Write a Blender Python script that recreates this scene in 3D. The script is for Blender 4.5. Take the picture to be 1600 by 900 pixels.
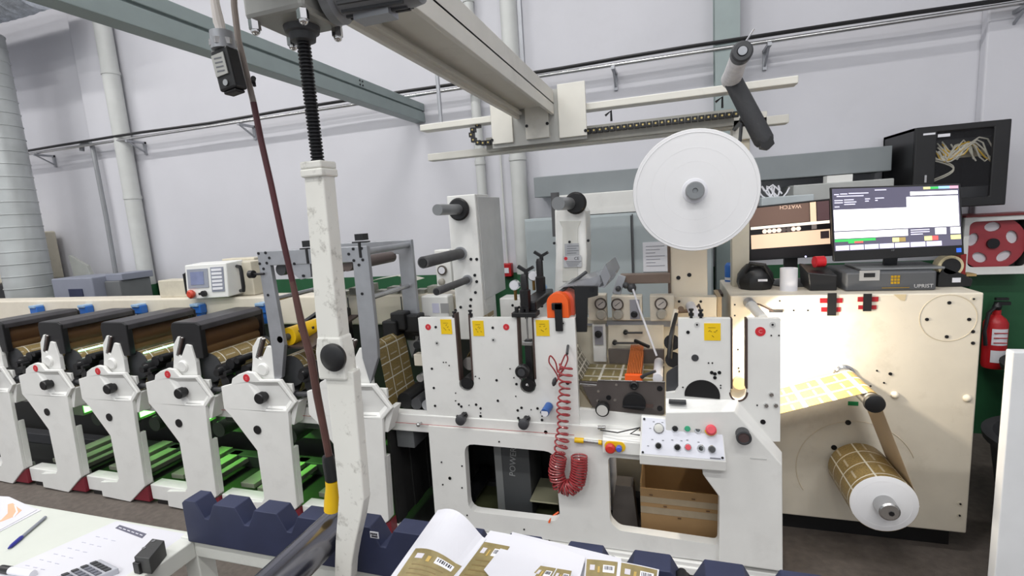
import bpy, math, random
from mathutils import Vector, Matrix
from mathutils.geometry import tessellate_polygon
random.seed(7)
for o in list(bpy.data.objects): bpy.data.objects.remove(o)
scene = bpy.context.scene
col = scene.collection
# ------------------------------------------------------------------ camera
FPX, YAW, PITCH, ROLL, CAMZ = 778.3, .31178, .14748, -.0669, 1.6
FW = Vector((-math.sin(YAW)*math.cos(PITCH), math.cos(YAW)*math.cos(PITCH), -math.sin(PITCH)))
_r = Vector((math.cos(YAW), math.sin(YAW), 0)); _u = _r.cross(FW)
RT = _r*math.cos(ROLL)+_u*math.sin(ROLL); UP = _u*math.cos(ROLL)-_r*math.sin(ROLL)
CAM = Vector((0, 0, CAMZ))
cam = bpy.data.objects.new('camera', bpy.data.cameras.new('camera')); col.objects.link(cam)
cam.data.sensor_width = 36; cam.data.lens = FPX*36/1600; cam.data.clip_start = .05
m3 = Matrix((RT, UP, -FW)).transposed()
cam.matrix_world = Matrix.Translation(CAM) @ m3.to_4x4()
scene.camera = cam
def at(x, y, Y=None, Z=None, X=None):
    """photo pixel -> world point on the plane Y=, Z= or X="""
    d = FW*FPX + RT*(x-800) + UP*(450-y)
    if Y is not None: t = Y/d.y
    elif Z is not None: t = (Z-CAMZ)/d.z
    else: t = X/d.x
    return CAM + d*t
def xz(pts, Y): return [(p.x, p.z) for p in (at(a, b, Y) for a, b in pts)]
# ------------------------------------------------------------------ world, lights, exposure
w = bpy.data.worlds.new('world'); scene.world = w; w.use_nodes = True
w.node_tree.nodes['Background'].inputs[0].default_value = (.90, .95, 1, 1)
w.node_tree.nodes['Background'].inputs[1].default_value = .78
scene.view_settings.view_transform = 'Standard'; scene.view_settings.look = 'None'
scene.view_settings.exposure = 0.0; scene.view_settings.gamma = 1
LAMPS = [(-8.0, .2), (-6.4, 1.2), (-3.4, 1.2), (-.6, 1.2), (-5.4, -1.3), (-2.6, -1.3), (0, -1.3), (2.2, -1.3), (-3.8, -3.6), (-.8, -3.6), (1.8, -3.6)]  # first lamp added to lighten the dim left corner; all hang unseen
LAMP_Z, LAMP_W = 5.4, 58
HALL_H = 6.0
# ------------------------------------------------------------------ materials
MATS = {}
def srgb(c):
    return tuple(((v/255)/12.92 if v <= 10 else (((v/255)+.055)/1.055)**2.4) for v in c)
def mat(name, c, rough=.5, metal=0, var=.08, scale=9, bump=0, dirt=0, dirtc=(70, 55, 40), emit=0, alpha=1, trans=0, coat=0, dscale=4):
    if name in MATS: return MATS[name]
    m = bpy.data.materials.new(name); m.use_nodes = True; nt = m.node_tree; b = nt.nodes['Principled BSDF']
    L = nt.links.new; c3 = srgb(c)
    b.inputs['Roughness'].default_value = rough; b.inputs['Metallic'].default_value = metal
    tc = nt.nodes.new('ShaderNodeTexCoord'); n = nt.nodes.new('ShaderNodeTexNoise')
    n.inputs['Scale'].default_value = scale; n.inputs['Detail'].default_value = 4; L(tc.outputs['Object'], n.inputs['Vector'])
    r = nt.nodes.new('ShaderNodeValToRGB'); L(n.outputs['Fac'], r.inputs[0])
    r.color_ramp.elements[0].position = .3; r.color_ramp.elements[1].position = .72
    r.color_ramp.elements[0].color = tuple(v*(1-var) for v in c3)+(1,); r.color_ramp.elements[1].color = tuple(min(1, v*(1+var*.6)) for v in c3)+(1,)
    out = r.outputs[0]
    if dirt:
        n2 = nt.nodes.new('ShaderNodeTexNoise'); n2.inputs['Scale'].default_value = dscale; n2.inputs['Detail'].default_value = 8; n2.inputs['Roughness'].default_value = .7
        L(tc.outputs['Object'], n2.inputs['Vector'])
        r2 = nt.nodes.new('ShaderNodeValToRGB'); L(n2.outputs['Fac'], r2.inputs[0])
        r2.color_ramp.elements[0].position = .56; r2.color_ramp.elements[1].position = .75
        r2.color_ramp.elements[0].color = (0, 0, 0, 1); r2.color_ramp.elements[1].color = (dirt, dirt, dirt, 1)
        mx = nt.nodes.new('ShaderNodeMixRGB'); L(r2.outputs[0], mx.inputs[0]); L(out, mx.inputs[1]); mx.inputs[2].default_value = srgb(dirtc)+(1,)
        out = mx.outputs[0]
    L(out, b.inputs['Base Color'])
    if bump:
        bp = nt.nodes.new('ShaderNodeBump'); bp.inputs['Strength'].default_value = bump; bp.inputs['Distance'].default_value = .01
        nb = nt.nodes.new('ShaderNodeTexNoise'); nb.inputs['Scale'].default_value = scale*8; L(tc.outputs['Object'], nb.inputs['Vector'])
        L(nb.outputs['Fac'], bp.inputs['Height']); L(bp.outputs[0], b.inputs['Normal'])
    if emit:
        L(out, b.inputs['Emission Color']); b.inputs['Emission Strength'].default_value = emit
    if alpha < 1: b.inputs['Alpha'].default_value = alpha
    if trans: b.inputs['Transmission Weight'].default_value = trans
    if coat: b.inputs['Coat Weight'].default_value = coat
    MATS[name] = m; return m
def label_mat(name, base, pu, pv, wu=.07, wv=.06, ou=0, ov=0, line=(225, 222, 210)):
    """gold label stock: rows of labels parted by pale gaps, from UV in metres"""
    m = bpy.data.materials.new(name); m.use_nodes = True; nt = m.node_tree; L = nt.links.new; b = nt.nodes['Principled BSDF']
    b.inputs['Roughness'].default_value = .38; b.inputs['Metallic'].default_value = .15
    tc = nt.nodes.new('ShaderNodeTexCoord'); sp = nt.nodes.new('ShaderNodeSeparateXYZ'); L(tc.outputs['UV'], sp.inputs[0])
    def M_(op, a, v=None):
        n = nt.nodes.new('ShaderNodeMath'); n.operation = op
        for i, s in enumerate((a, v)):
            if s is None: continue
            if isinstance(s, (int, float)): n.inputs[i].default_value = s
            else: L(s, n.inputs[i])
        return n.outputs[0]
    fu = M_('FRACT', M_('ADD', M_('DIVIDE', sp.outputs[0], pu), ou+50)); fv = M_('FRACT', M_('ADD', M_('DIVIDE', sp.outputs[1], pv), ov+50))
    ln = M_('MAXIMUM', M_('LESS_THAN', fu, wu), M_('LESS_THAN', fv, wv))
    # printed box on each label
    bx = M_('MULTIPLY', M_('MULTIPLY', M_('GREATER_THAN', fu, .62), M_('LESS_THAN', fu, .7)), M_('MULTIPLY', M_('GREATER_THAN', fv, .2), M_('LESS_THAN', fv, .8)))
    ln = M_('MAXIMUM', ln, M_('MULTIPLY', bx, .45))
    nz = nt.nodes.new('ShaderNodeTexNoise'); nz.inputs['Scale'].default_value = 140; L(tc.outputs['UV'], nz.inputs['Vector'])
    rp = nt.nodes.new('ShaderNodeValToRGB'); L(nz.outputs['Fac'], rp.inputs[0]); c3 = srgb(base)
    rp.color_ramp.elements[0].position = .35; rp.color_ramp.elements[1].position = .7
    rp.color_ramp.elements[0].color = tuple(v*.75 for v in c3)+(1,); rp.color_ramp.elements[1].color = tuple(min(1, v*1.2) for v in c3)+(1,)
    mx = nt.nodes.new('ShaderNodeMixRGB'); L(ln, mx.inputs[0]); L(rp.outputs[0], mx.inputs[1]); mx.inputs[2].default_value = srgb(line)+(1,)
    L(mx.outputs[0], b.inputs['Base Color']); MATS[name] = m; return m
WH = mat('white_paint', (230, 230, 227), .38, var=.03, dirt=.10, dscale=5)
WH2 = mat('worn_white_paint', (228, 227, 220), .42, var=.06, scale=5, dirt=.7, dirtc=(96, 88, 74), dscale=34)
CREAM = mat('cream_paint', (218, 210, 194), .42, var=.04, dirt=.25, dirtc=(150, 135, 110), dscale=6)
BEIGE = mat('beige_paint', (205, 198, 180), .45, var=.05, dirt=.25)
BLK = mat('black_plastic', (24, 24, 26), .42, var=.2)
BLKM = mat('black_metal', (30, 30, 33), .35, .3, var=.2)
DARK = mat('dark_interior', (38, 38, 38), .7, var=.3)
DGREY = mat('dark_grey', (62, 63, 66), .5, var=.15)
GREYF = mat('grey_foam', (84, 84, 86), .75, var=.15, bump=.2, scale=20)
ALU = mat('aluminium', (165, 167, 172), .38, .55, var=.1, scale=14)
STEEL = mat('steel', (190, 190, 190), .25, .9, var=.1)
CHROME = mat('chrome', (215, 215, 215), .12, 1, var=.04)
GSTEEL = mat('greygreen_steel', (140, 152, 152), .45, .1, var=.06)
GTRUNK = mat('grey_trunking', (130, 136, 139), .5, 0, var=.04)
RED = mat('red_sticker', (206, 44, 54), .45, var=.06)
REDP = mat('red_paint', (176, 28, 34), .4, var=.1)
HOSE = mat('red_hose', (150, 50, 54), .3, var=.1, coat=.3)
YEL = mat('yellow_paper', (240, 200, 10), .7, var=.05)
YELP = mat('yellow_plastic', (236, 190, 20), .4, var=.06)
ORG = mat('orange_plastic', (238, 96, 32), .4, var=.06)
BLUE = mat('blue_plastic', (44, 104, 186), .4, var=.1)
NAVY = mat('navy_plastic', (44, 50, 78), .55, var=.15, scale=14)
SMOKE = mat('smoked_cover', (52, 42, 38), .14, 0, var=.15, alpha=.32)
HOODT = mat('hood_top', (62, 60, 63), .35, var=.25, scale=12)
PAPER = mat('paper', (224, 224, 230), .7, var=.015)
REELP = mat('reel_paper', (226, 226, 228), .7, var=.012)
SHEET = mat('sheet_paper', (206, 206, 213), .7, var=.015)
INK = mat('ink', (48, 46, 56), .6, var=.1)
GOLD = mat('gold_print', (136, 122, 80), .5, .1, var=.2, scale=60)
CARD = mat('cardboard', (146, 116, 78), .8, var=.12, scale=8, dirt=.3, dirtc=(120, 90, 60))
TAPE = mat('packing_tape', (148, 134, 112), .3, var=.1, scale=25)
WEB = label_mat('label_web', (150, 130, 84), .085, .105)
WEB2 = label_mat('label_web_roll', (150, 128, 78), .105, .0933, .06, .06)
# ------------------------------------------------------------------ mesh builder
class MB:
    def __init__(s): s.v = []; s.f = []; s.uv = {}; s.sm = False
    def add(s, v, f):
        n = len(s.v); s.v += [tuple(p) for p in v]; s.f += [tuple(i+n for i in q) for q in f]; return s
    def box(s, x0, x1, y0, y1, z0, z1):
        return s.add([(x, y, z) for z in (z0, z1) for y in (y0, y1) for x in (x0, x1)],
                     [(0, 2, 3, 1), (4, 5, 7, 6), (0, 1, 5, 4), (2, 6, 7, 3), (0, 4, 6, 2), (1, 3, 7, 5)])
    def bar(s, p0, p1, a, b, up=(0, 0, 1)):
        """rectangular bar p0->p1, widths a (side) and b (up)"""
        p0 = Vector(p0); p1 = Vector(p1); d = (p1-p0).normalized(); u = Vector(up); sd = d.cross(u)
        if sd.length < 1e-4: sd = d.cross(Vector((0, 1, 0)))
        sd.normalize(); u = sd.cross(d).normalized(); v = []
        for p in (p0, p1):
            for i, j in ((-1, -1), (1, -1), (1, 1), (-1, 1)): v.append(p+sd*i*a/2+u*j*b/2)
        return s.add(v, [(0, 3, 2, 1), (4, 5, 6, 7), (0, 1, 5, 4), (1, 2, 6, 5), (2, 3, 7, 6), (3, 0, 4, 7)])
    def loft(s, A, B):
        """closed polygon A (list of 3D) joined to polygon B"""
        n = len(A); fa = [tuple(t) for t in tessellate_polygon([[Vector(p) for p in A]])]
        v = list(A)+list(B); f = fa+[tuple(i+n for i in reversed(t)) for t in fa]
        f += [(i, (i+1) % n, (i+1) % n+n, i+n) for i in range(n)]
        return s.add(v, f)
    def plate(s, outer, y0, y1, holes=()):
        """polygon in XZ (with holes) from y0 to y1"""
        loops = [list(outer)]+[list(h) for h in holes]
        tri = tessellate_polygon([[Vector((a, b, 0)) for a, b in l] for l in loops])
        flat = [p for l in loops for p in l]; n = len(flat)
        v = [(a, y0, b) for a, b in flat]+[(a, y1, b) for a, b in flat]
        f = [tuple(t) for t in tri]+[tuple(i+n for i in reversed(t)) for t in tri]
        k = 0
        for l in loops:
            m = len(l)
            f += [(k+i, k+(i+1) % m, k+(i+1) % m+n, k+i+n) for i in range(m)]; k += m
        return s.add(v, f)
    def cyl(s, p0, p1, r0, r1=None, n=20, cap=True):
        s.sm = True
        r1 = r0 if r1 is None else r1
        p0 = Vector(p0); p1 = Vector(p1); d = (p1-p0).normalized()
        a = d.orthogonal().normalized(); b = d.cross(a); v = []
        for p, r in ((p0, r0), (p1, r1)):
            for i in range(n):
                t = 2*math.pi*i/n; v.append(p+a*r*math.cos(t)+b*r*math.sin(t))
        f = [(i, (i+1) % n, (i+1) % n+n, i+n) for i in range(n)]
        if cap: f += [tuple(range(n-1, -1, -1)), tuple(range(n, 2*n))]
        return s.add(v, f)
    def lathe(s, o, axis, prof, n=24):
        """profile [(r,h)] along axis from o"""
        s.sm = True
        o = Vector(o); d = Vector(axis).normalized(); a = d.orthogonal().normalized(); b = d.cross(a); v = []
        for r, h in prof:
            for i in range(n):
                t = 2*math.pi*i/n; v.append(o+d*h+a*r*math.cos(t)+b*r*math.sin(t))
        m = len(prof); f = []
        for k in range(m-1):
            f += [(k*n+i, k*n+(i+1) % n, (k+1)*n+(i+1) % n, (k+1)*n+i) for i in range(n)]
        f += [tuple(range(n-1, -1, -1)), tuple(range((m-1)*n, m*n))]
        return s.add(v, f)
    def tube(s, path, r, n=8):
        s.sm = True
        P = [Vector(p) for p in path]; m = len(P); v = []; a = None
        for i, p in enumerate(P):
            d = (P[min(i+1, m-1)]-P[max(i-1, 0)]).normalized()
            a = d.orthogonal() if a is None else a-d*a.dot(d)
            if a.length < 1e-6: a = d.orthogonal()
            a.normalize(); b = d.cross(a)
            rr = r[i] if isinstance(r, (list, tuple)) else r
            for k in range(n):
                t = 2*math.pi*k/n; v.append(p+a*rr*math.cos(t)+b*rr*math.sin(t))
        f = [(i*n+k, i*n+(k+1) % n, (i+1)*n+(k+1) % n, (i+1)*n+k) for i in range(m-1) for k in range(n)]
        f += [tuple(range(n-1, -1, -1)), tuple(range((m-1)*n, m*n))]
        return s.add(v, f)
    def sph(s, c, r, n=12, sz=1):
        prof = [(max(1e-4, r*math.sin(math.pi*i/n)), -r*sz*math.cos(math.pi*i/n)) for i in range(n+1)]
        return s.lathe(c, (0, 0, 1), prof, n*2)
    def strip(s, path, y0, y1, t=.0012, ny=2):
        """web: a profile path [(x,z)] swept along Y, two sided, UV in metres"""
        s.sm = True
        n = len(path); base = len(s.v); L = 0; us = []
        for i, p in enumerate(path):
            if i: L += math.hypot(p[0]-path[i-1][0], p[1]-path[i-1][1])
            us.append(L)
        nrm = []
        for i in range(n):
            a = path[max(i-1, 0)]; b = path[min(i+1, n-1)]; l = math.hypot(b[0]-a[0], b[1]-a[1]) or 1
            nrm.append((-(b[1]-a[1])/l, (b[0]-a[0])/l))
        v = []; uv = []
        for o in (0, t):
            for i, p in enumerate(path):
                for y in (y0, y1):
                    v.append((p[0]+nrm[i][0]*o, y, p[1]+nrm[i][1]*o)); uv.append((us[i], y))
        f = []
        for o in (0, 2*n):
            for i in range(n-1):
                q = (o+2*i, o+2*i+1, o+2*i+3, o+2*i+2); f.append(q if o else tuple(reversed(q)))
        for i in range(n-1):
            f.append((2*i, 2*i+2, 2*n+2*i+2, 2*n+2*i)); f.append((2*i+1, 2*n+2*i+1, 2*n+2*i+3, 2*i+3))
        f += [(0, 2*n, 2*n+1, 1), (2*n-2, 2*n-1, 4*n-1, 4*n-2)]
        s.add(v, f)
        for i, q in enumerate(uv): s.uv[base+i] = q
        return s
    def build(s, name, m, parent=None, bevel=0, sharp=35):
        me = bpy.data.meshes.new(name); me.from_pydata(s.v, [], s.f); me.update()
        import bmesh
        bm = bmesh.new(); bm.from_mesh(me); bmesh.ops.recalc_face_normals(bm, faces=bm.faces[:]); bm.to_mesh(me); bm.free()
        if s.uv:
            ul = me.uv_layers.new(name='UVMap')
            for lp in me.loops: ul.data[lp.index].uv = s.uv.get(lp.vertex_index, (0, 0))
        me.materials.append(m)
        if s.sm:
            for p in me.polygons: p.use_smooth = True
            me.set_sharp_from_angle(angle=math.radians(sharp))
        o = bpy.data.objects.new(name, me); col.objects.link(o)
        if bevel:
            md = o.modifiers.new('bevel', 'BEVEL'); md.width = bevel; md.segments = 2; md.limit_method = 'ANGLE'; md.angle_limit = math.radians(40)
        if parent is not None:
            o.parent = parent
            if parent.type == 'EMPTY': o.matrix_parent_inverse = Matrix.Translation(-Vector(parent.location))
        return o
def tag(o, label, cat, group=None, kind=None):
    o['label'] = label; o['category'] = cat
    if group: o['group'] = group
    if kind: o['kind'] = kind
    return o
def struct(o, label, cat):
    o['kind'] = 'structure'; o['label'] = label; o['category'] = cat; return o
def thing(name, loc, label, cat, group=None):
    e = bpy.data.objects.new(name, None); col.objects.link(e); e.location = loc; e.empty_display_size = .1
    return tag(e, label, cat, group)
def copy_tree(o, parent=None):
    c = o.copy(); col.objects.link(c)
    if parent is not None:
        mi = o.matrix_parent_inverse.copy(); c.parent = parent; c.matrix_parent_inverse = mi
    for ch in o.children: copy_tree(ch, c)
    return c
_tx = {}
def text(body, size, m, loc, parent, name='lettering', rx=90, rz=0, ext=.0004):
    cu = bpy.data.curves.new('txt', 'FONT'); cu.body = body; cu.size = size; cu.extrude = ext; cu.align_x = 'CENTER'; cu.align_y = 'CENTER'
    cu.resolution_u = 2
    t = bpy.data.objects.new('txt', cu); col.objects.link(t)
    me = bpy.data.meshes.new_from_object(t.evaluated_get(bpy.context.evaluated_depsgraph_get()))
    bpy.data.objects.remove(t)
    me.transform(Matrix.Translation(Vector(loc)) @ Matrix.Rotation(math.radians(rz), 4, 'Z') @ Matrix.Rotation(math.radians(rx), 4, 'X'))
    me.materials.clear(); me.materials.append(m)
    o = bpy.data.objects.new(name, me); col.objects.link(o); o.parent = parent
    if parent.type == 'EMPTY': o.matrix_parent_inverse = Matrix.Translation(-Vector(parent.location))
    return o
def knob(p, r, l, m=None, parent=None, name='knob', n=24):
    p = Vector(p)
    return MB().lathe(p, (0, -1, 0), [(r*.75, 0), (r*.75, l*.3), (r, l*.32), (r, l*.9), (r*.88, l)], n).build(name, m or BLK, parent)
def bolt(p, r, parent, m=None, name='bolt'):
    p = Vector(p); return MB().cyl(p+Vector((0, .004, 0)), p-Vector((0, .003, 0)), r, n=10).build(name, m or BLKM, parent)
def holes(pts, Y, parent, r=.006, name='bolt_hole', m=None):
    for a, b in pts: bolt(at(a, b, Y), r, parent, m, name)
def arc(cx, cy, r, a0, a1, n=10):
    return [(cx+r*math.cos(math.radians(a0+(a1-a0)*i/n)), cy+r*math.sin(math.radians(a0+(a1-a0)*i/n))) for i in range(n+1)]
def rrect(x0, x1, z0, z1, r, n=4):
    return arc(x1-r, z1-r, r, 0, 90, n)+arc(x0+r, z1-r, r, 90, 180, n)+arc(x0+r, z0+r, r, 180, 270, n)+arc(x1-r, z0+r, r, 270, 360, n)
def sign(x0, x1, z0, z1, Y, m, parent, name, t=.0015):
    return MB().box(x0, x1, Y-t, Y, z0, z1).build(name, m, parent)
def psign(a, b, c, d, Y, m, parent, name, t=.0015):
    """flat rectangle spanning photo pixels (a,b)-(c,d) on plane Y"""
    p = at(a, b, Y); q = at(c, d, Y)
    return sign(min(p.x, q.x), max(p.x, q.x), min(p.z, q.z), max(p.z, q.z), Y, m, parent, name, t)
# ================================================================== THE SETTING
FLOOR = mat('concrete_floor', (98, 90, 84), .75, var=.22, scale=30, bump=.25, dirt=.4, dirtc=(80, 72, 66), dscale=3)
WALL = mat('wall_paint', (203, 203, 209), .8, var=.025, scale=2.5, bump=.04, dirt=.05, dscale=1.2)
DADO = mat('green_dado_paint', (38, 92, 58), .55, var=.12, scale=6)
CEIL = mat('ceiling_paint', (200, 202, 205), .8, var=.03)
struct(MB().box(-9, 3.4, -5.2, 3.85, -.06, 0).build('floor', FLOOR), 'brown grey concrete floor under the press', 'floor')
wb = struct(MB().box(-9, 3.4, 3.85, 3.95, 0, HALL_H).build('wall_back', WALL), 'pale grey back wall behind the press', 'wall')
MB().box(-9, 3.4, 3.846, 3.851, 0, 1.127).build('green_band', DADO, wb)
for x in (-8.2,):   # cladding joint
    MB().box(x-.006, x+.006, 3.845, 3.851, 1.127, HALL_H).build('panel_joint', mat('joint', (182, 183, 188), .8, var=.03), wb)
struct(MB().box(-9.1, -9, -5.2, 3.95, 0, HALL_H).build('wall_left', WALL), 'pale grey side wall at the far left end', 'wall')
struct(MB().box(3.4, 3.5, -5.2, 3.95, 0, HALL_H).build('wall_right', WALL), 'pale grey side wall at the right end', 'wall')
struct(MB().box(-9, 3.4, -5.2, 3.95, HALL_H, HALL_H+.1).build('ceiling', CEIL), 'pale grey ceiling of the print hall', 'ceiling')
pil = struct(MB().box(-5.70, -5.30, 3.80, 3.85, 0, HALL_H).build('trim_1', WALL, bevel=.01), 'pale pilaster on the back wall beside the drain pipe', 'pilaster')
MB().box(-5.705, -5.295, 3.795, 3.85, 0, 1.127).build('green_band', DADO, pil)
pil = struct(MB().box(1.78, 2.35, 3.78, 3.85, 0, HALL_H).build('trim_2', WALL, bevel=.01), 'pale pilaster on the back wall behind the hose cabinet', 'pilaster')
MB().box(1.776, 2.354, 3.775, 3.85, 0, 1.127).build('green_band', DADO, pil)
# steel column in the wall
sc = struct(MB().box(.305, .455, 3.70, 3.715, 0, HALL_H).box(.372, .388, 3.715, 3.835, 0, HALL_H).box(.305, .455, 3.835, 3.85, 0, HALL_H).build('trim_3', GSTEEL), 'grey green steel column standing against the back wall', 'column')
# steel beam overhead along the depth of the hall
prof = [(-1.975, 2.386), (-1.888, 2.386), (-1.888, 2.462), (-1.905, 2.464), (-1.905, 2.474), (-1.888, 2.476), (-1.888, 2.533), (-1.975, 2.533)]
gb = struct(MB().plate(prof, -1.2, 3.85).build('trim_4', GSTEEL, bevel=.003), 'grey green steel beam running overhead to the back wall', 'beam')
for dx, dz in ((0, 0), (.03, 0), (0, -.025), (.03, -.025)):
    p = at(614+dx*0, 148, X=-1.888); MB().cyl((-1.884, 2.95+dx, 2.515+dz), (-1.895, 2.95+dx, 2.515+dz), .006, n=8).build('bolt_hole', BLKM, gb)
# ceiling lamps
for i, (x, y) in enumerate(LAMPS):
    t = thing('ceiling_lamp', (x, y, LAMP_Z), 'long white ceiling lamp hanging above the print hall', 'lamp', 'ceiling lamps')
    MB().box(x-.75, x+.75, y-.10, y+.10, LAMP_Z+.02, LAMP_Z+.09).build('housing', WH, t)
    for s in (-.6, .6): MB().cyl((x+s, y, LAMP_Z+.09), (x+s, y, HALL_H), .006, n=6).build('hanger', STEEL, t)
    MB().box(x-.72, x+.72, y-.08, y+.08, LAMP_Z+.012, LAMP_Z+.021).build('diffuser', mat('lamp_diffuser', (255, 255, 255), .5, var=0, emit=4), t)
    ld = bpy.data.lights.new('lamp_light', 'AREA'); ld.shape = 'RECTANGLE'; ld.size = 1.44; ld.size_y = .16; ld.energy = LAMP_W; ld.color = (1, .985, .96)
    lo = bpy.data.objects.new('lamp_light', ld); col.objects.link(lo); lo.location = (x, y, LAMP_Z)
    lo.parent = t; lo.matrix_parent_inverse = Matrix.Translation(-Vector(t.location))
# ------------------------------------------------------------------ wall services
PIPEC = mat('pale_pipe', (196, 198, 196), .5, var=.05)
def vpipe(x, y, r, label, zb=1.127):
    t = thing('drain_pipe', (x, y, 0), label, 'pipe')
    MB().cyl((x, y, zb), (x, y, HALL_H), r, n=24).build('pipe', PIPEC, t)
    MB().cyl((x, y, 0), (x, y, zb), r, n=24).build('green_base', DADO, t)
    for z in (2.0, 3.2): MB().cyl((x, y, z), (x, y, z+.03), r+.006, n=24).box(x-.01, x+.01, y, 3.85, z, z+.03).build('clamp', PIPEC, t)
vpipe(-5.18, 3.76, .074, 'thick pale drain pipe beside the left pilaster')
vpipe(-1.10, 3.77, .062, 'thicker of the two pale pipes on the wall behind the die station')
vpipe(-1.42, 3.80, .038, 'thinner of the two pale pipes on the wall behind the die station')
# long pipe and cable across the wall
t = thing('wall_pipe', (-2, 3.70, 2.57), 'long thin metal pipe with brackets across the back wall', 'pipe')
MB().cyl((-8.9, 3.70, 2.57), (3.4, 3.70, 2.57), .013, n=12).build('pipe', STEEL, t)
for x in (-6.35, -5.0, -3.62, -1.98, -.35, .62, 1.9):
    MB().box(x-.012, x+.012, 3.66, 3.85, 2.535, 2.555).box(x-.012, x+.012, 3.83, 3.85, 2.43, 2.555).bar((x, 3.67, 2.545), (x, 3.84, 2.45), .012, .012).build('bracket', ALU, t)
pts = [(-8.9+i*.41, 3.69+.008*math.sin(i*1.7), 2.604+.006*math.sin(i*.9)) for i in range(31)]
tag(MB().tube(pts, .013, 8).build('black_cable', BLK), 'black cable running along the top of the wall pipe', 'cable')
p = [at(a, b, 3.74) for a, b in ((128, 236), (128, 227), (132, 223), (140, 223), (144, 228), (152, 268), (166, 340), (181, 428))]
tag(MB().tube(p, .022, 10).build('wall_conduit', mat('conduit', (140, 142, 146), .5)), 'thin grey conduit with a hooked top on the left wall', 'conduit')
# spiral duct
dx, dy, dr = -6.175, 3.3, .19
pr = []
z = 0
while z < 3.6:
    pr += [(dr, z), (dr, z+.108), (dr+.006, z+.112), (dr+.006, z+.118)]; z += .12
t = thing('spiral_duct', (dx, dy, 0), 'galvanised spiral duct standing at the left edge', 'duct')
MB().lathe((dx, dy, 0), (0, 0, 1), pr, 32).build('pipe', mat('galvanised', (188, 192, 192), .32, .3, var=.1, scale=6), t)
pr = []; z = 0
while z < 2.65:
    pr += [(.2+random.uniform(-.008, .004), z), (.225+random.uniform(-.006, .008), z+.025)]; z += .05
tag(MB().lathe((-7.9, 3.25, 3.87), (1, 0, 0), pr, 28).build('foil_duct', mat('foil', (190, 196, 204), .3, .6, var=.25, scale=20, bump=.6)), 'crinkled foil air duct running high at the upper left', 'duct')
# background cabinets at far left
t = thing('grey_cabinet', (-5.2, 3.3, 0), 'blue grey floor cabinet behind the press beside the spiral duct', 'cabinet')
a = at(79, 436, 3.2); b = at(142, 432, 3.2)
G1 = mat('bluegrey_case', (134, 138, 152), .5, var=.05)
MB().box(a.x, b.x, 3.2, 3.55, 0, a.z).build('body', G1, t, .01)
c = Vector((b.x+.20, 0, 0))
MB().box(b.x, c.x, 3.3, 3.6, 0, a.z-.05).build('side_body', mat('dusk_case', (108, 110, 112), .5), t, .01)
MB().box(b.x+.002, c.x+.02, 3.32, 3.62, a.z-.05, a.z+.012).build('lid', G1, t, .005)
p = at(106, 452, 3.19); q = at(130, 466, 3.19)
MB().box(p.x, q.x, 3.192, 3.2, q.z, p.z).build('switch_panel', NAVY, t)
p = at(107, 399, 3.5); q = at(112, 432, 3.5)
MB().loft([(p.x, 3.5, p.z), (p.x+.02, 3.5, q.z-.04), (p.x+.3, 3.5, q.z-.04), (p.x+.24, 3.5, q.z+.10)], [(p.x, 3.53, p.z), (p.x+.02, 3.53, q.z-.04), (p.x+.3, 3.53, q.z-.04), (p.x+.24, 3.53, q.z+.10)]).build('open_flap', mat('flap', (150, 152, 148), .6), t)
t = thing('beige_cabinet', (-7, 3.3, 0), 'beige cabinet with dark lower half at the far left edge', 'cabinet')
p = at(22, 448, 3.3)
MB().box(-7.6, p.x-.02, 3.35, 3.8, 0, p.z+.02).build('dark_base', BLK, t, .01)
MB().box(-7.6, p.x-.06, 3.4, 3.8, p.z+.02, p.z+.55).build('upper_case', BEIGE, t, .02)
MB().box(p.x-.07, p.x-.02, 3.4, 3.46, p.z+.35, p.z+.5).build('hinge', DGREY, t)
# ------------------------------------------------------------------ trunking on the wall, right half
tag(MB().box(-.94, 1.275, 3.6, 3.85, 1.706, 1.852).build('cable_trunking', GTRUNK, bevel=.004), 'long blue grey cable trunking across the back wall', 'trunking')
p = at(870, 288, 3.5); q = at(990, 331, 3.5)
tag(MB().box(p.x, .28, 3.5, 3.85, q.z, 1.705).build('white_trunking', WH, bevel=.004), 'white cable trunking below the grey one behind the reel', 'trunking')
t = thing('electrical_box', (1.0, 3.6, 1.5), 'long pale grey electrical case under the grey trunking beside the network cabinet', 'case')
p = at(1240, 287, 3.5); q = at(1396, 318, 3.5)
MB().box(p.x, q.x, 3.5, 3.85, q.z-.02, p.z-.01).build('body', mat('pale_case', (176, 178, 176), .5), t, .006)
p2 = at(1294, 272, 3.5); q2 = at(1334, 284, 3.5)
MB().box(p2.x, q2.x, 3.52, 3.6, q2.z-.02, p2.z-.01).build('bright_cover', WH, t)
p = at(1190, 306, 3.40); q = at(1272, 325, 3.40)
t = thing('lamp_batten', (p.x, 3.5, p.z), 'short pale batten below the electrical case with loose white wires', 'batten')
MB().box(p.x, q.x, 3.40, 3.49, q.z, p.z-.01).build('body', mat('batten', (188, 196, 200), .5), t, .005)
for k in range(4):
    b0 = at(1196+k*8, 300, 3.45)
    MB().tube([b0+Vector((.05*math.sin(i*.5+k), 0, .04*math.sin(i*.8+k*2))) for i in range(10)], .005, 6).build('wire', PAPER, t)
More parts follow.
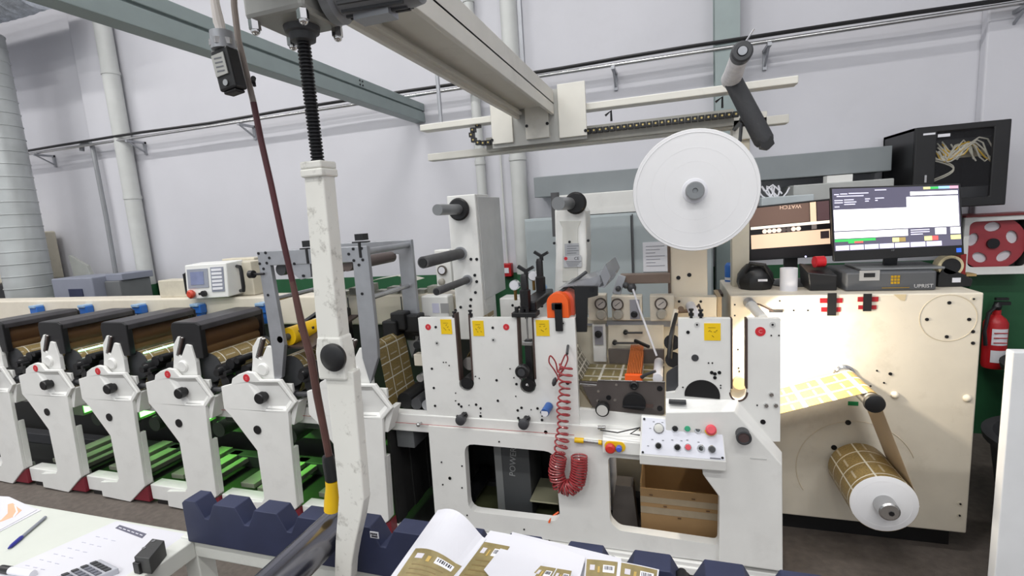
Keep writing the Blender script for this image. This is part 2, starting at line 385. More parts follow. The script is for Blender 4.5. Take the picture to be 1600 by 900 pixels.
# grey steel cabinet with a notice
q = at(990, 331, 3.5)
t = thing('steel_cabinet', (-.4, 3.6, 0), 'tall blue grey steel cabinet with two doors behind the die station', 'cabinet')
GC = mat('bluegrey_steel', (172, 181, 184), .5, var=.03)
CT = q.z-.004
MB().box(-1.0, .27, 3.5, 3.84, 0, CT).build('body', GC, t, .006)
sx = at(989, 400, 3.5).x
for x0, x1 in ((-.99, sx-.006), (sx+.006, .26)):
    d = MB().box(x0, x1, 3.48, 3.5, .08, CT-.012).build('door', GC, t, .004)
MB().cyl((sx, 3.475, .1), (sx, 3.475, CT-.02), .008, n=10).build('lock_rod', DGREY, t)
p = at(1004, 379, 3.47); q = at(1044, 424, 3.47)
n = thing('paper_notice', (p.x, 3.475, q.z), 'white printed notice stuck on the steel cabinet beside the reel column', 'notice')
MB().box(p.x, q.x, 3.474, 3.479, q.z, p.z).build('sheet', PAPER, n)
for k in range(7):
    MB().box(p.x+.02, q.x-.02-.03*(k % 3), 3.4725, 3.474, p.z-.03-.022*k, p.z-.026-.022*k).build('print_line', mat('grey_print', (150, 150, 160), .7), n)
# fire alarm box, red sign
p = at(784, 412, 3.8); q = at(800, 432, 3.8)
t = thing('alarm_call_point', (p.x, 3.8, q.z), 'small red fire alarm call point on the wall above the green band', 'alarm')
MB().box(p.x, q.x, 3.79, 3.85, q.z, p.z).build('case', REDP, t, .006)
MB().box(p.x+.02, q.x-.02, 3.787, 3.79, q.z+.03, p.z-.035).build('glass_label', PAPER, t)
MB().cyl(((p.x+q.x)/2, 3.83, p.z), ((p.x+q.x)/2, 3.83, 2.55), .008, n=8).build('conduit', PIPEC, t)
p = at(786, 57, 3.84); q = at(804, 77, 3.84)
t = thing('fire_sign', (p.x, 3.84, q.z), 'small red square safety sign high on the wall behind the overhead beam', 'sign')
MB().box(p.x, q.x, 3.838, 3.85, q.z, p.z).build('panel', REDP, t)
MB().box(p.x+.02, p.x+.05, 3.836, 3.838, q.z+.02, p.z-.04).box(p.x+.06, q.x-.01, 3.836, 3.838, q.z+.015, q.z+.035).build('pictogram', PAPER, t)
# ------------------------------------------------------------------ network cabinet
t = thing('network_cabinet', (1.52, 3.62, 1.475), 'black wall mounted network cabinet with glass door and white cables', 'cabinet')
x0, x1, z0, z1 = 1.31, 1.735, 1.472, 1.922
MB().box(x0, x1, 3.42, 3.84, z1-.015, z1).box(x0, x1, 3.42, 3.84, z0, z0+.015).box(x0, x0+.015, 3.42, 3.84, z0, z1).box(x1-.015, x1, 3.42, 3.84, z0, z1).box(x0, x1, 3.82, 3.84, z0, z1).build('body', BLK, t)
MB().plate([(x0, z0), (x1, z0), (x1, z1), (x0, z1)], 3.40, 3.42, [[(x0+.10, z0+.05), (x1-.075, z0+.05), (x1-.075, z1-.035), (x0+.10, z1-.035)]]).build('door_frame', BLK, t, .006)
MB().box(x0+.10, x1-.075, 3.408, 3.414, z0+.05, z1-.035).build('glass', mat('dark_glass', (60, 60, 64), .08, alpha=.16, var=0), t)
MB().box(x0+.03, x1-.03, 3.5, 3.8, 1.80, 1.85).build('patch_panel', DGREY, t)
MB().box(x0+.2, x1-.06, 3.49, 3.52, 1.745, 1.78).build('switch_case', mat('pale_switch', (200, 190, 160), .5), t)
MB().box(x0+.05, x1-.03, 3.5, 3.8, 1.49, 1.58).build('shelf_unit', DGREY, t)
CW = mat('white_cable', (226, 222, 206), .5)
for k in range(20):
    sx_ = x0+.12+random.random()*.06; zz = 1.78+random.random()*.06
    pp = []
    for i in range(9):
        f = i/8; pp.append((sx_+f*(.05+.012*k)+.02*math.sin(5*f+k), 3.47-.02*math.sin(math.pi*f), zz-.05*math.sin(math.pi*f*(1+.1*k))+(1.76-zz)*f))
    MB().tube(pp, .0042, 5).build('patch_cable', CW if k % 5 else YELP, t)
for k in range(2):
    MB().tube([(x0+.11+.10*math.sin(math.pi*i/10), 3.46, 1.75-.012*i-.01*k) for i in range(11)], .0035, 5).build('patch_cable', CW, t)
MB().box(x0+.035, x0+.09, 3.398, 3.40, z1-.045, z1-.035).build('sticker', PAPER, t)
MB().box(x0+.105, x0+.16, 3.404, 3.408, z1-.062, z1-.046).build('sticker', PAPER, t)
MB().box(x0+.05, x0+.06, 3.395, 3.40, 1.62, 1.66).build('lock', STEEL, t)
# ------------------------------------------------------------------ hose reel cabinet with red wheel
t = thing('hose_reel_cabinet', (1.95, 3.7, 1.03), 'white wall cabinet with a red hose wheel behind its rounded window', 'cabinet')
p = at(1508, 340, 3.62); q = at(1600, 428, 3.62); c = at(1556, 381, 3.62); X0, X1, Z0, Z1 = p.x, 2*c.x-p.x+.03, q.z, p.z; R = .175
MB().box(X0, X1, 3.78, 3.84, Z0, Z1).box(X0, X0+.01, 3.64, 3.84, Z0, Z1).box(X1-.01, X1, 3.64, 3.84, Z0, Z1).box(X0, X1, 3.64, 3.84, Z1-.01, Z1).box(X0, X1, 3.64, 3.84, Z0, Z0+.01).build('case', mat('grey_inside', (120, 120, 118), .6), t)
w0 = at(1516, 347, 3.62); w1 = at(1516, 418, 3.62)
MB().plate([(X0, Z0), (X1, Z0), (X1, Z1), (X0, Z1)], 3.62, 3.64, [rrect(w0.x, X1-.03, w1.z, w0.z, .03)]).build('front', WH, t, .003)
MB().box(X0, X1, 3.61, 3.84, Z1, Z1+.012).build('red_edge', mat('dark_red', (120, 40, 40), .5), t)
outer = arc(c.x, c.z, .160, 0, 350, 35)
hs = []
for k in range(5):
    an = math.radians(72*k+20); hx, hz = c.x+.098*math.cos(an), c.z+.098*math.sin(an)
    hs.append([(hx+.028*math.cos(u)*math.cos(an)-.040*math.sin(u)*math.sin(an), hz+.028*math.cos(u)*math.sin(an)+.040*math.sin(u)*math.cos(an)) for u in [2*math.pi*i/14 for i in range(14)]])
for h_ in hs:
    hx = sum(p_[0] for p_ in h_)/14; hz = sum(p_[1] for p_ in h_)/14
    MB().plate([(hx+(p_[0]-hx)*1.1, hz+(p_[1]-hz)*1.1) for p_ in h_], 3.672, 3.676).build('pale_window', PAPER, t)
MB().plate(outer, 3.655, 3.67, hs).build('wheel', mat('wheel_red', (168, 62, 70), .45, var=.1), t)
MB().cyl((c.x, 3.64, c.z), (c.x, 3.78, c.z), .03).build('hub', BLKM, t)
MB().box(X0+.02, X1-.02, 3.75, 3.755, Z0+.02, Z1-.02).build('hose_backing', mat('pale_hose', (92, 90, 88), .6, var=.2), t)
# ------------------------------------------------------------------ extinguishers, tubs, panel
def extinguisher(x, y, z, h, r, label, full=True):
    t = thing('fire_extinguisher', (x, y, z), label, 'extinguisher')
    MB().lathe((x, y, z), (0, 0, 1), [(r*.9, 0), (r, .02), (r, h*.78), (r*.8, h*.85), (r*.35, h*.92), (r*.35, h)], 24).build('bottle', REDP, t)
    MB().lathe((x, y, z+h), (0, 0, 1), [(r*.3, 0), (r*.4, .02), (r*.2, .05)], 12).box(x-.012, x+.06, y-.012, y+.012, z+h+.03, z+h+.05).box(x-.012, x+.05, y-.01, y+.01, z+h+.06, z+h+.075).build('valve', BLK, t)
    MB().tube([(x-.02, y-.02, z+h+.02), (x-r, y-.04, z+h-.01), (x-r-.02, y-.05, z+h-.12), (x-r-.01, y-.05, z+.15)], .01, 8).build('hose', BLK, t)
    vs = [(h*.42, h*.7, PAPER), (h*.12, h*.33, PAPER)]
    for a0, a1, m in vs:
        b = MB(); n = 9; v = []; f = []
        for i in range(n):
            an = math.radians(-130+80*i/(n-1)); 
            for zz in (a0, a1): v.append((x+(r+.0015)*math.cos(an), y+(r+.0015)*math.sin(an), z+zz))
        f = [(2*i, 2*i+2, 2*i+3, 2*i+1) for i in range(n-1)]; b.add(v, f).build('label', m, t)
    b = MB(); 
    for k in range(3): b.box(x-.035, x+.03, y-r-.004, y-r-.001, z+h*.46+k*.03, z+h*.475+k*.03)
    b.build('print_line', REDP, t)
    MB().box(x-.03, x+.03, y, 3.85, z+h*.5, z+h*.56).build('wall_bracket', BLK, t)
extinguisher(1.885, 3.70, .47, .36, .058, 'red fire extinguisher with white labels hanging on the green wall')
extinguisher(1.745, 3.74, .44, .34, .05, 'darker red extinguisher half hidden behind the rewind cabinet corner')
def tub(x, y, r0, r1, h, label):
    t = thing('rubber_tub', (x, y, 0), label, 'tub', 'black rubber tubs')
    MB().lathe((x, y, 0), (0, 0, 1), [(r0, 0), (r1, h-.03), (r1+.025, h-.03), (r1+.03, h), (r1-.01, h), (r1-.02, h-.04), (r0-.01, .03)], 36).build('body', mat('black_rubber', (44, 46, 48), .65, var=.2), t)
tub(1.655, 2.62, .22, .28, .47, 'nearer black rubber tub on the floor right of the rewind cabinet')
tub(2.08, 3.26, .26, .32, .60, 'farther black rubber tub under the fire extinguisher')
t = thing('metal_partition', (1.3, 1.95, 0), 'white upright metal panel standing at the right edge', 'partition')
p = at(1584, 550, 1.9)
MB().box(p.x, p.x+.7, 1.9, 1.94, .02, p.z).build('sheet', mat('white_sheet', (222, 224, 226), .4, var=.04), t, .004)
for k in (.03, .6): MB().box(p.x+k, p.x+k+.06, 1.85, 2.0, 0, .02).build('foot', ALU, t)
# ================================================================== PRINTING UNITS
YU = 1.98; STEP = .559
UVG = mat('uv_glow', (120, 255, 110), .5, var=0, emit=6)
root = thing('printing_unit', (at(290, 700, YU).x, YU, 0), 'x', 'printing unit', 'printing units of the label press')
def make_unit(t):
    F = lambda pts: xz(pts, YU)
    out = [(227, 598), (241, 594), (242, 586), (250, 580), (260, 576), (271, 578), (280, 588), (308, 588), (331, 621), (321, 636), (324, 666), (338, 776), (312, 801), (263, 791), (260, 768), (289, 768), (292, 762), (280, 692), (242, 641), (232, 630)]
    pocket = [(264, 592), (305, 592), (326, 620), (318, 633), (289, 633)]
    MB().plate(F(out), YU, YU+.022, [F(pocket)]).build('front_panel', WH, t, .004)
    inner = [(272, 596), (303, 596), (320, 618), (314, 626), (291, 626)]
    A = F(pocket); mx_ = sum(a for a, c in A)/5; mz_ = sum(c for a, c in A)/5; B = [(mx_+(a-mx_)*.78, mz_+(c-mz_)*.74) for a, c in A]
    b = MB(); n = len(A); v = [(a, YU+.001, c) for a, c in A]+[(a, YU+.018, c) for a, c in B]
    b.add(v, [(i, (i+1) % n, (i+1) % n+n, i+n) for i in range(n)]+[tuple(range(n, 2*n))]).build('recess', WH, t)
    xr = at(321, 640, YU).x; x2 = at(331, 622, YU).x
    zt = at(331, 622, YU).z; z1 = at(324, 656, YU).z; z2 = at(328, 690, YU).z; xb = at(338, 776, YU).x; zb = at(338, 776, YU).z
    MB().loft([(xr-.02, YU+.02, z1), (xr+.012, YU+.02, z1), (x2, YU+.02, zt), (x2-.03, YU+.02, zt)], [(xr-.02, YU+.09, z1), (xr+.012, YU+.09, z1), (x2, YU+.09, zt), (x2-.03, YU+.09, zt)]).build('upper_flange', WH, t, .003)
    xm = at(327, 690, YU).x
    MB().loft([(xm-.02, YU+.02, z2), (xm, YU+.02, z2), (xb, YU+.02, zb), (xb-.02, YU+.02, zb)], [(xm-.02, YU+.055, z2), (xm, YU+.055, z2), (xb, YU+.055, zb), (xb-.02, YU+.055, zb)]).build('side_flange', WH, t, .003)
    a = at(263, 791, YU); c = at(312, 801, YU)
    MB().plate([(c.x+.004, .02), (xb+.006, zb-.005), (xb+.008, .02)], YU+.008, YU+.06).build('red_sole', mat('sole_red', (120, 30, 44), .5), t)
    f0 = at(245, 760, YU+.06)
    MB().box(f0.x, xb-.06, YU+.024, YU+.10, .03, at(291, 768, YU).z-.004).build('foot_block', WH, t, .004)
    MB().box(f0.x+.03, xb-.05, YU+.03, YU+.10, 0, .03).build('foot_pad', BLK, t)
    k = at(290, 611, YU+.018); knob(k, .030, .05, BLK, t)
    g_ = at(280, 661, YU); MB().cyl(g_+Vector((0, .004, 0)), g_-Vector((0, .005, 0)), .024, n=24).build('black_plug', BLK, t)
    l = at(262, 585, YU); L = MB().cyl(l+Vector((0, .002, 0)), l-Vector((0, .002, 0)), .021, n=20).build('red_label', RED, t)
    MB().box(l.x-.006, l.x+.006, l.y-.003, l.y-.002, l.z+.003, l.z+.0055).box(l.x-.006, l.x+.006, l.y-.003, l.y-.002, l.z-.006, l.z-.0035).build('label_mark', mat('pink_mark', (226, 150, 150), .5), L)
    psign(291, 629, 315, 632, YU+.006, mat('faint_print', (200, 200, 198), .5), t, 'maker_plate', .001)
    # white ear bracket with lever slot
    ear = [(270, 590), (271, 560), (270, 540), (277, 526), (284, 528), (278, 553), (283, 558), (290, 538), (298, 540), (306, 566), (309, 590)]
    MB().plate(xz(ear, YU+.03), YU+.03, YU+.055).build('ear_bracket', WH, t, .003)
    e = at(287, 572, YU+.03); MB().lathe(e, (0, -1, 0), [(.034, 0), (.034, .006), (.028, .012)], 20).build('ear_boss', WH, t)
    MB().bar(at(283, 528, YU+.03)+Vector((0, .01, 0)), at(277, 556, YU+.03)+Vector((0, .01, 0)), .02, .02, (0, 1, 0)).build('lever', mat('lever_brown', (70, 58, 54), .5), t)
    MB().box(at(308, 590, YU+.04).x-.005, at(330, 600, YU+.04).x, YU+.03, YU+.045, at(308, 606, YU+.04).z, at(308, 592, YU+.04).z).build('small_bracket', WH, t, .002)
    # smoked hood over the ink rollers
    hx0, hx1, hz0, hz1 = -2.665, -2.458, .945, 1.11
    tri = [(hx0+.01, hz1-.025), (hx0+.03, hz1), (hx1-.02, hz1+.003), (hx1, hz1-.02), (hx1-.01, hz1-.03)]
    MB().plate([(hx0-.01, hz1-.01), (hx0+.01, hz1+.018), (hx1-.03, hz1+.018), (hx1, hz1), (hx1, hz1-.03), (hx1-.012, hz1-.03), (hx1-.02, hz1+.004), (hx0+.01, hz1+.004), (hx0-.01, hz1-.03)], 2.03, 2.46).build('hood_top', HOODT, t, .004)
    MB().plate([(hx1-.012, hz1-.03), (hx1, hz1-.03), (hx1-.01, hz0-.01), (hx1-.02, hz0-.01)], 2.06, 2.46).build('smoked_window', SMOKE, t)
    MB().plate([(hx0+.0, hz0-.02), (hx1-.005, hz0-.02), (hx1, hz1), (hx1-.03, hz1+.016), (hx0+.01, hz1+.016), (hx0-.005, hz1-.012)], 2.02, 2.055).build('hood_end', BLK, t, .004)
    MB().plate([(hx0+.0, hz0-.02), (hx1-.005, hz0-.02), (hx1, hz1), (hx1-.03, hz1+.016), (hx0+.01, hz1+.016)], 2.46, 2.475).build('hood_end', BLK, t, .004)
    MB().cyl((hx1-.08, 2.06, 1.02), (hx1-.08, 2.45, 1.02), .06, n=24).build('ink_roller', mat('brown_roller', (158, 116, 74), .3, var=.2, scale=5), t)
    MB().cyl((hx1-.06, 2.06, .955), (hx1-.06, 2.45, .955), .035, n=20).build('ink_roller', mat('tan_roller', (190, 146, 92), .3, var=.2), t)
    # pale green strip: uv glow between hood and web put into colour
    MB().box(hx1-.03, hx1-.012, 2.07, 2.44, .925, .933).build('uv_glow_edge', mat('pale_green_edge', (150, 196, 176), .3), t)
    # gold label web around the print cylinder
    cx, cz, r = -2.475, .858, .082
    MB().cyl((cx, 2.06, cz), (cx, 2.47, cz), r, n=28).build('print_cylinder', DGREY, t)
    path = [(cx+(r+.001)*math.cos(math.radians(u)), cz+(r+.001)*math.sin(math.radians(u))) for u in range(140, -50, -10)]+[(cx+.03, .75), (cx-.05, .69)]
    MB().strip(path, 2.066, 2.44).build('label_web', WEB, t)
    MB().cyl((cx-.02, 2.07, .735), (cx-.02, 2.47, .735), .03, n=16).build('guide_roller', DGREY, t)
    # black adjusting gear between the units
    for i, (dx, dz, rr, ll) in enumerate([(.11, -.01, .042, .10), (.16, .03, .03, .08), (.19, -.04, .026, .16), (.13, -.065, .03, .05), (.21, .05, .018, .1), (.24, -.01, .03, .08)]):
        MB().cyl((cx+dx, 2.03+.02*(i % 3), cz+dz), (cx+dx, 2.03+.02*(i % 3)+ll, cz+dz), rr, n=14).build('adjusting_gear', BLK, t)
    for dx, rr in ((.17, .012), (.11, .02)): MB().cyl((cx+dx, 2.0, cz-.008), (cx+dx, 2.04, cz-.008), rr, n=12).build('gear_knob', BLK, t)
    MB().cyl((cx+.11, 2.02, cz+.01), (cx+.11, 2.03, cz+.01), .007, n=8).build('gear_screw', CHROME, t)
    MB().cyl((cx+.02, 2.03, cz-.115), (cx+.20, 2.03, cz-.105), .014, n=10).cyl((cx+.02, 2.03, cz-.115), (cx+.045, 2.03, cz-.1135), .022, n=10).build('cross_shaft', DGREY, t)
    # blue air valve on the rear beam
    v = at(308, 483, 2.56)
    MB().box(v.x-.045, v.x+.045, 2.545, 2.598, v.z-.03, v.z+.03).build('blue_valve', BLUE, t, .006)
    MB().box(v.x-.035, v.x+.035, 2.535, 2.6, v.z+.02, v.z+.04).build('valve_cap', mat('pale_blue', (150, 180, 210), .4), t, .004)
    MB().box(v.x-.04, v.x-.01, 2.55, 2.597, v.z-.11, v.z-.03).build('valve_body', PAPER, t, .003)
    MB().box(v.x+.0, v.x+.035, 2.55, 2.597, v.z-.10, v.z-.03).build('valve_plug', BLUE, t, .003)
    # lower interior: motor box, trays, uv lamp
    bx0 = xb+.01
    MB().box(bx0-.04, bx0+.07, 2.14, 2.3, .50, .60).build('motor_box', mat('grey_motor', (74, 78, 76), .5), t, .005)
    MB().cyl((bx0+.02, 2.138, .55), (bx0+.02, 2.14, .55), .015, n=12).build('motor_shaft', BLK, t)
    for i, (a0, a1, zz) in enumerate([(.02, .12, .12), (.14, .22, .10), (.26, .31, .09)]):
        MB().box(bx0+a0-.02, bx0+a1-.02, 2.14, 2.52, zz-.03, zz).build('drip_tray', mat('tray_paint', (150, 152, 138), .4), t, .003)
    MB().cyl((bx0+.26, 2.3, .36), (bx0+.26, 2.5, .36), .05, n=18).box(bx0-.0, bx0+.40, 2.48, 2.5, .26, .42).build('gear_casing', mat('green_casing', (62, 72, 62), .5), t)
    MB().box(bx0-.02, bx0+.08, 2.33, 2.45, .36, .47).build('uv_housing', mat('uv_case', (130, 150, 120), .4), t, .004)
    MB().box(bx0+.081, bx0+.084, 2.34, 2.44, .38, .45).build('uv_lamp', UVG, t)
make_unit(root)
UL = ['printing unit at the far left edge, cut off by the picture', 'second printing unit from the left, white cast front with round red label', 'third printing unit from the left, white cast front with red foot',
      'fourth printing unit from the left, behind the navy rack end', 'fifth printing unit from the left, under the grey frame and yellow roller', 'sixth printing unit, mostly hidden behind the white lifting arm']
root['label'] = UL[3]
GREEN = {-3: 1.5, -2: 2.5, -1: 5, 0: 6, 1: 7, 2: 0}
units = {}
DROP = ('adjusting_gear', 'gear_knob', 'gear_screw', 'cross_shaft', 'label_web', 'print_cylinder', 'hood_top', 'smoked_window', 'hood_end', 'ink_roller', 'uv_glow_edge', 'guide_roller', 'uv_lamp', 'uv_housing', 'drip_tray', 'gear_casing')
for k in (-3, -2, -1, 0, 1, 2):
    u = root if k == 0 else copy_tree(root)
    u.location.x += 0 if k == 0 else k*STEP; u['label'] = UL[k+3]; units[k] = u
    if k == 2:   # the last unit carries the tall label web instead of an inking head
        for c_ in list(u.children):
            if c_.name.split('.')[0] in DROP: bpy.data.objects.remove(c_)
        xs = at(338, 776, YU).x+2*STEP-.012
        for i_ in range(6): MB().box(xs, xs+(.012 if i_ % 2 else .018), 2.06+.09*i_, 2.148+.09*i_, .05, .555).build('rib_plate', DARK, u)
        MB().box(xs+.03, xs+.13, 2.10, 2.24, .46, .56).build('motor_block', mat('grey_motor2', (96, 98, 100), .5), u, .004)
    if k == 1:   # lid taken off: sleeve roller lies open
        for c_ in list(u.children):
            if c_.name.split('.')[0] in ('hood_top', 'smoked_window', 'hood_end', 'ink_roller', 'uv_glow_edge'): bpy.data.objects.remove(c_)
        MB().bar((-2.0, 2.03, 1.0), (-2.0, 2.45, 1.10), .03, .02).build('lid_arm', BLK, u); MB().bar((-1.83, 2.05, .99), (-1.83, 2.46, 1.07), .16, .012).build('open_lid', mat('lid_brown', (78, 66, 62), .35), u)
        MB().box(-1.98, -1.80, 2.42, 2.47, .92, 1.12).build('rear_bearing', BLK, u, .01)
    if k in (-2, -1):
        MB().cyl((-2.425+k*STEP, 2.07, .930), (-2.425+k*STEP, 2.44, .930), .005, n=8).build('uv_slit', mat('uv_line', (170, 255, 220), .4, var=0, emit=3), u)
for k, u in units.items():
    if GREEN[k]:
        ld = bpy.data.lights.new('uv_light', 'AREA'); ld.size = .10; ld.energy = GREEN[k]*.26; ld.color = (.25, 1, .12); ld.shape = 'RECTANGLE'; ld.size_y = .08
        lo = bpy.data.objects.new('uv_light', ld); col.objects.link(lo)
        x = at(338, 776, YU).x+.10+k*STEP
        lo.location = (x, 2.39, .415); lo.rotation_euler = (0, math.radians(-14), 0); ld.spread = math.radians(110)
        lo.parent = u; lo.matrix_parent_inverse = Matrix.Translation(-Vector(u.location))
# ------------------------------------------------------------------ long beams of the press
t = thing('front_rail', (-2.6, 2.08, .56), 'long white front rail with a red pull cord tying the printing units together', 'rail')
MB().box(-5.3, -.14, 2.075, 2.14, .562, .653).build('rail', WH, t, .004)
MB().tube([(-5.3, 2.06, .612), (-.42, 2.06, .612)], .0016, 6).build('pull_cord', mat('pink_cord', (170, 90, 88), .5), t)
for x in [at(656, 662, 2.06).x-k*STEP for k in range(0, 8)]:
    MB().cyl((x, 2.075, .612), (x, 2.045, .612), .006, n=8).sph((x, 2.045, .615), .011, 8).build('cord_eye', STEEL, t)
t = thing('rear_beam', (-3.4, 2.68, 0), 'long cream rear beam of the press with clipped on blue valves', 'beam')
MB().box(-6.4, -1.04, 2.60, 2.76, .98, 1.168).build('beam', CREAM, t, .012)
MB().box(-6.4, -1.04, 2.62, 2.74, .05, .98).build('rear_wall', mat('bay_shade_dark', (34, 35, 34), .6), t)  # near black sheet: deep shade of the bays put into colour
for x in (at(545, 480, 2.6).x, at(628, 480, 2.6).x): MB().box(x-.003, x+.003, 2.597, 2.6, .99, 1.155).build('seam', DGREY, t)
t = thing('lower_sill', (-3, 2.3, 0), 'low white base sill joining the feet of the press', 'sill')
MB().box(-1.62, .40, 2.04, 2.075, .02, .055).build('sill', WH, t, .004)
MB().box(-5.6, .40, 2.46, 2.54, .02, .10).build('rear_sill', DGREY, t, .004)  # rear sill dark grey: shade at the back of the gaps painted in
MB().box(-5.6, -1.0, 2.10, 2.46, .01, .02).build('floor_pan', mat('shade_pan', (28, 30, 28), .5, var=.2), t)  # near black pan: shade under the units put into colour
# ------------------------------------------------------------------ operator terminal on the rear beam
t = thing('operator_terminal', (-3.0, 2.7, 1.17), 'white operator terminal with small screen standing on the rear beam', 'terminal')
A = [at(288, 415, 2.55), at(353, 411, 2.55), at(357, 464, 2.55), at(293, 468, 2.55)]
B = [p+Vector((0.02, .12, .01)) for p in A]
MB().loft([tuple(p) for p in A], [tuple(p) for p in B]).build('front_case', WH, t, .006)
MB().box(A[0].x+.03, A[1].x+.09, 2.66, 2.80, 1.17, A[1].z-.005).build('rear_case', BEIGE, t, .006)
def onA(u, v, d=0):
    p = A[0].lerp(A[1], u).lerp(A[3].lerp(A[2], u), v); return p+Vector((0, -d, 0))
def quadA(u0, v0, u1, v1, m, name, d, par):
    q = [onA(u0, v0, d), onA(u1, v0, d), onA(u1, v1, d), onA(u0, v1, d)]
    return MB().loft([tuple(p) for p in q], [tuple(p+Vector((0, d+.001, 0))) for p in q]).build(name, m, par)
sc_ = quadA(.06, .12, .56, .68, mat('bezel_grey', (150, 154, 166), .5), 'screen_bezel', .004, t)
quadA(.14, .2, .46, .58, mat('screen_blue', (120, 128, 160), .3, emit=.15, var=.2), 'screen', .006, sc_)
kp = quadA(.63, .10, .93, .82, mat('keypad_grey', (140, 144, 158), .5), 'keypad', .004, t)
for i in range(6): quadA(.66, .14+.11*i, .9, .21+.11*i, PAPER, 'key', .007, kp)
e = onA(.16, .84); MB().lathe(e, (0, -1, 0), [(.02, 0), (.028, .01), (.03, .025), (.02, .035)], 16).build('stop_button', mat('stop_red', (196, 66, 44), .4), t)
e = onA(.45, .85); MB().cyl(e, e+Vector((0, -.02, 0)), .02, n=16).bar(e+Vector((-.03, -.02, 0)), e+Vector((.03, -.02, 0)), .012, .016).build('selector', BLK, t)
for x, z0, z1 in ((A[1].x+.045, A[2].z+.03, A[1].z-.03),):
    MB().tube([(x-.03, 2.62, z1), (x+.015, 2.60, z1-.003), (x+.02, 2.60, z1-.03), (x+.02, 2.60, z0+.03), (x+.015, 2.60, z0+.003), (x-.03, 2.62, z0)], .012, 10).build('handle', BLK, t)
x = A[0].x; MB().tube([(x+.005, 2.57, A[0].z-.05), (x-.025, 2.56, A[0].z-.06), (x-.025, 2.56, A[3].z+.04), (x+.005, 2.57, A[3].z+.03)], .011, 10).build('handle', BLK, t)
p = at(250, 438, 2.66); q = at(291, 466, 2.66)
tag(MB().box(p.x, q.x+.05, 2.64, 2.75, 1.168, p.z).build('beige_box', BEIGE, bevel=.006), 'plain beige box on the rear beam left of the operator terminal', 'box')
p = at(362, 404, 2.8)
tag(MB().box(p.x-.1, at(396, 404, 2.8).x, 2.805, 2.9, 1.0, p.z).build('beige_cabinet', BEIGE, bevel=.006), 'beige case standing behind the operator terminal', 'case')
# ------------------------------------------------------------------ grey aluminium frame over unit five
t = thing('turner_frame', (-1.65, 2.2, .9), 'grey aluminium double frame with rollers bolted over the fifth unit', 'frame')
def fr(y, nm):
    F = [(401, 393), (573, 384), (589, 534), (590, 560), (578, 600), (566, 560), (551, 410), (422, 415), (444, 540), (440, 590), (429, 600), (424, 545)]
    P = xz(F, 2.0); MB().plate(P, y, y+.025).build(nm, ALU, t, .003)
fr(2.0, 'front_frame'); fr(2.42, 'rear_frame')
for a, b in ((404, 396), (415, 395), (421, 403), (406, 412), (417, 411), (552, 389), (565, 388), (545, 397), (553, 407), (567, 406), (561, 414), (419, 461), (566, 459), (460, 412), (474, 431), (412, 420)): bolt(at(a, b, 2.0), .007, t)
for a, b in ((483, 387), (565, 377)):
    p = at(a, b, 2.02)
    MB().box(p.x-.022, p.x+.022, 2.0, 2.045, p.z+.005, p.z+.035).box(p.x-.04, p.x+.04, 2.0, 2.03, p.z-.006, p.z).cyl((p.x, 2.0, p.z), (p.x, 2.0, p.z-.075), .007, n=8).build('clamp_screw', BLK, t)
p = at(400, 428, 2.0); MB().cyl((p.x-.005, 1.99, p.z), (p.x-.03, 1.99, p.z), .02, n=14).cyl((p.x+.06, 1.99, p.z), (p.x-.01, 1.99, p.z), .006, n=8).build('side_screw', BLK, t)
for X_, Z_, r_, m_, nm in ((-1.86, 1.40, .03, DGREY, 'idler_roller'), (-1.66, 1.39, .035, BLK, 'idler_roller'), (-1.47, 1.41, .03, mat('brown_idler', (92, 80, 76), .4), 'idler_roller'), (-1.38, 1.245, .012, STEEL, 'tie_rod'), (-1.93, 1.25, .012, STEEL, 'tie_rod'), (-1.36, 1.47, .016, ALU, 'tie_rod')):
    MB().cyl((X_, 2.02, Z_), (X_, 2.43, Z_), r_, n=18).build(nm, m_, t)
MB().plate(xz([(452, 408), (484, 407), (486, 433), (470, 437), (455, 425)], 2.005), 2.003, 2.02).build('hanger_plate', ALU, t, .002)
MB().strip([(-1.99, 1.19), (-1.85, 1.22), (-1.66, 1.27), (-1.5, 1.29), (-1.38, 1.26)], 2.52, 2.62).build('pale_web', mat('pale_web', (205, 203, 190), .4, var=.05), t)
b = MB(); 
for k in range(8): b.box(-2.0+.09*k, -1.93+.09*k, 2.62, 2.70, 1.168, 1.19+.02*(k % 3))
b.build('cable_bundle', mat('grey_bits', (150, 150, 140), .5, var=.3, scale=40), t)
# yellow roller of unit five
t = thing('yellow_cylinder', (-1.91, 2.1, 1.0), 'bright yellow print sleeve on a roller under the grey frame', 'roller')
MB().cyl((-1.905, 2.06, 1.045), (-1.905, 2.28, 1.045), .047, n=28).build('sleeve', YELP, t)
MB().cyl((-1.905, 2.28, 1.045), (-1.905, 2.30, 1.045), .049, n=28).build('white_ring', PAPER, t)
MB().cyl((-1.905, 2.30, 1.045), (-1.905, 2.42, 1.045), .04, n=24).build('shaft', DGREY, t)
MB().cyl((-1.905, 2.0, 1.045), (-1.905, 2.06, 1.045), .018, n=16).build('journal', DGREY, t)
for dy, dz in ((.03, .02), (.06, -.01), (.13, .015), (.16, -.02)):
    MB().box(-1.905+.040, -1.905+.048, 2.06+dy, 2.075+dy, 1.045+dz-.006, 1.045+dz+.006).build('ink_mark', INK, t)
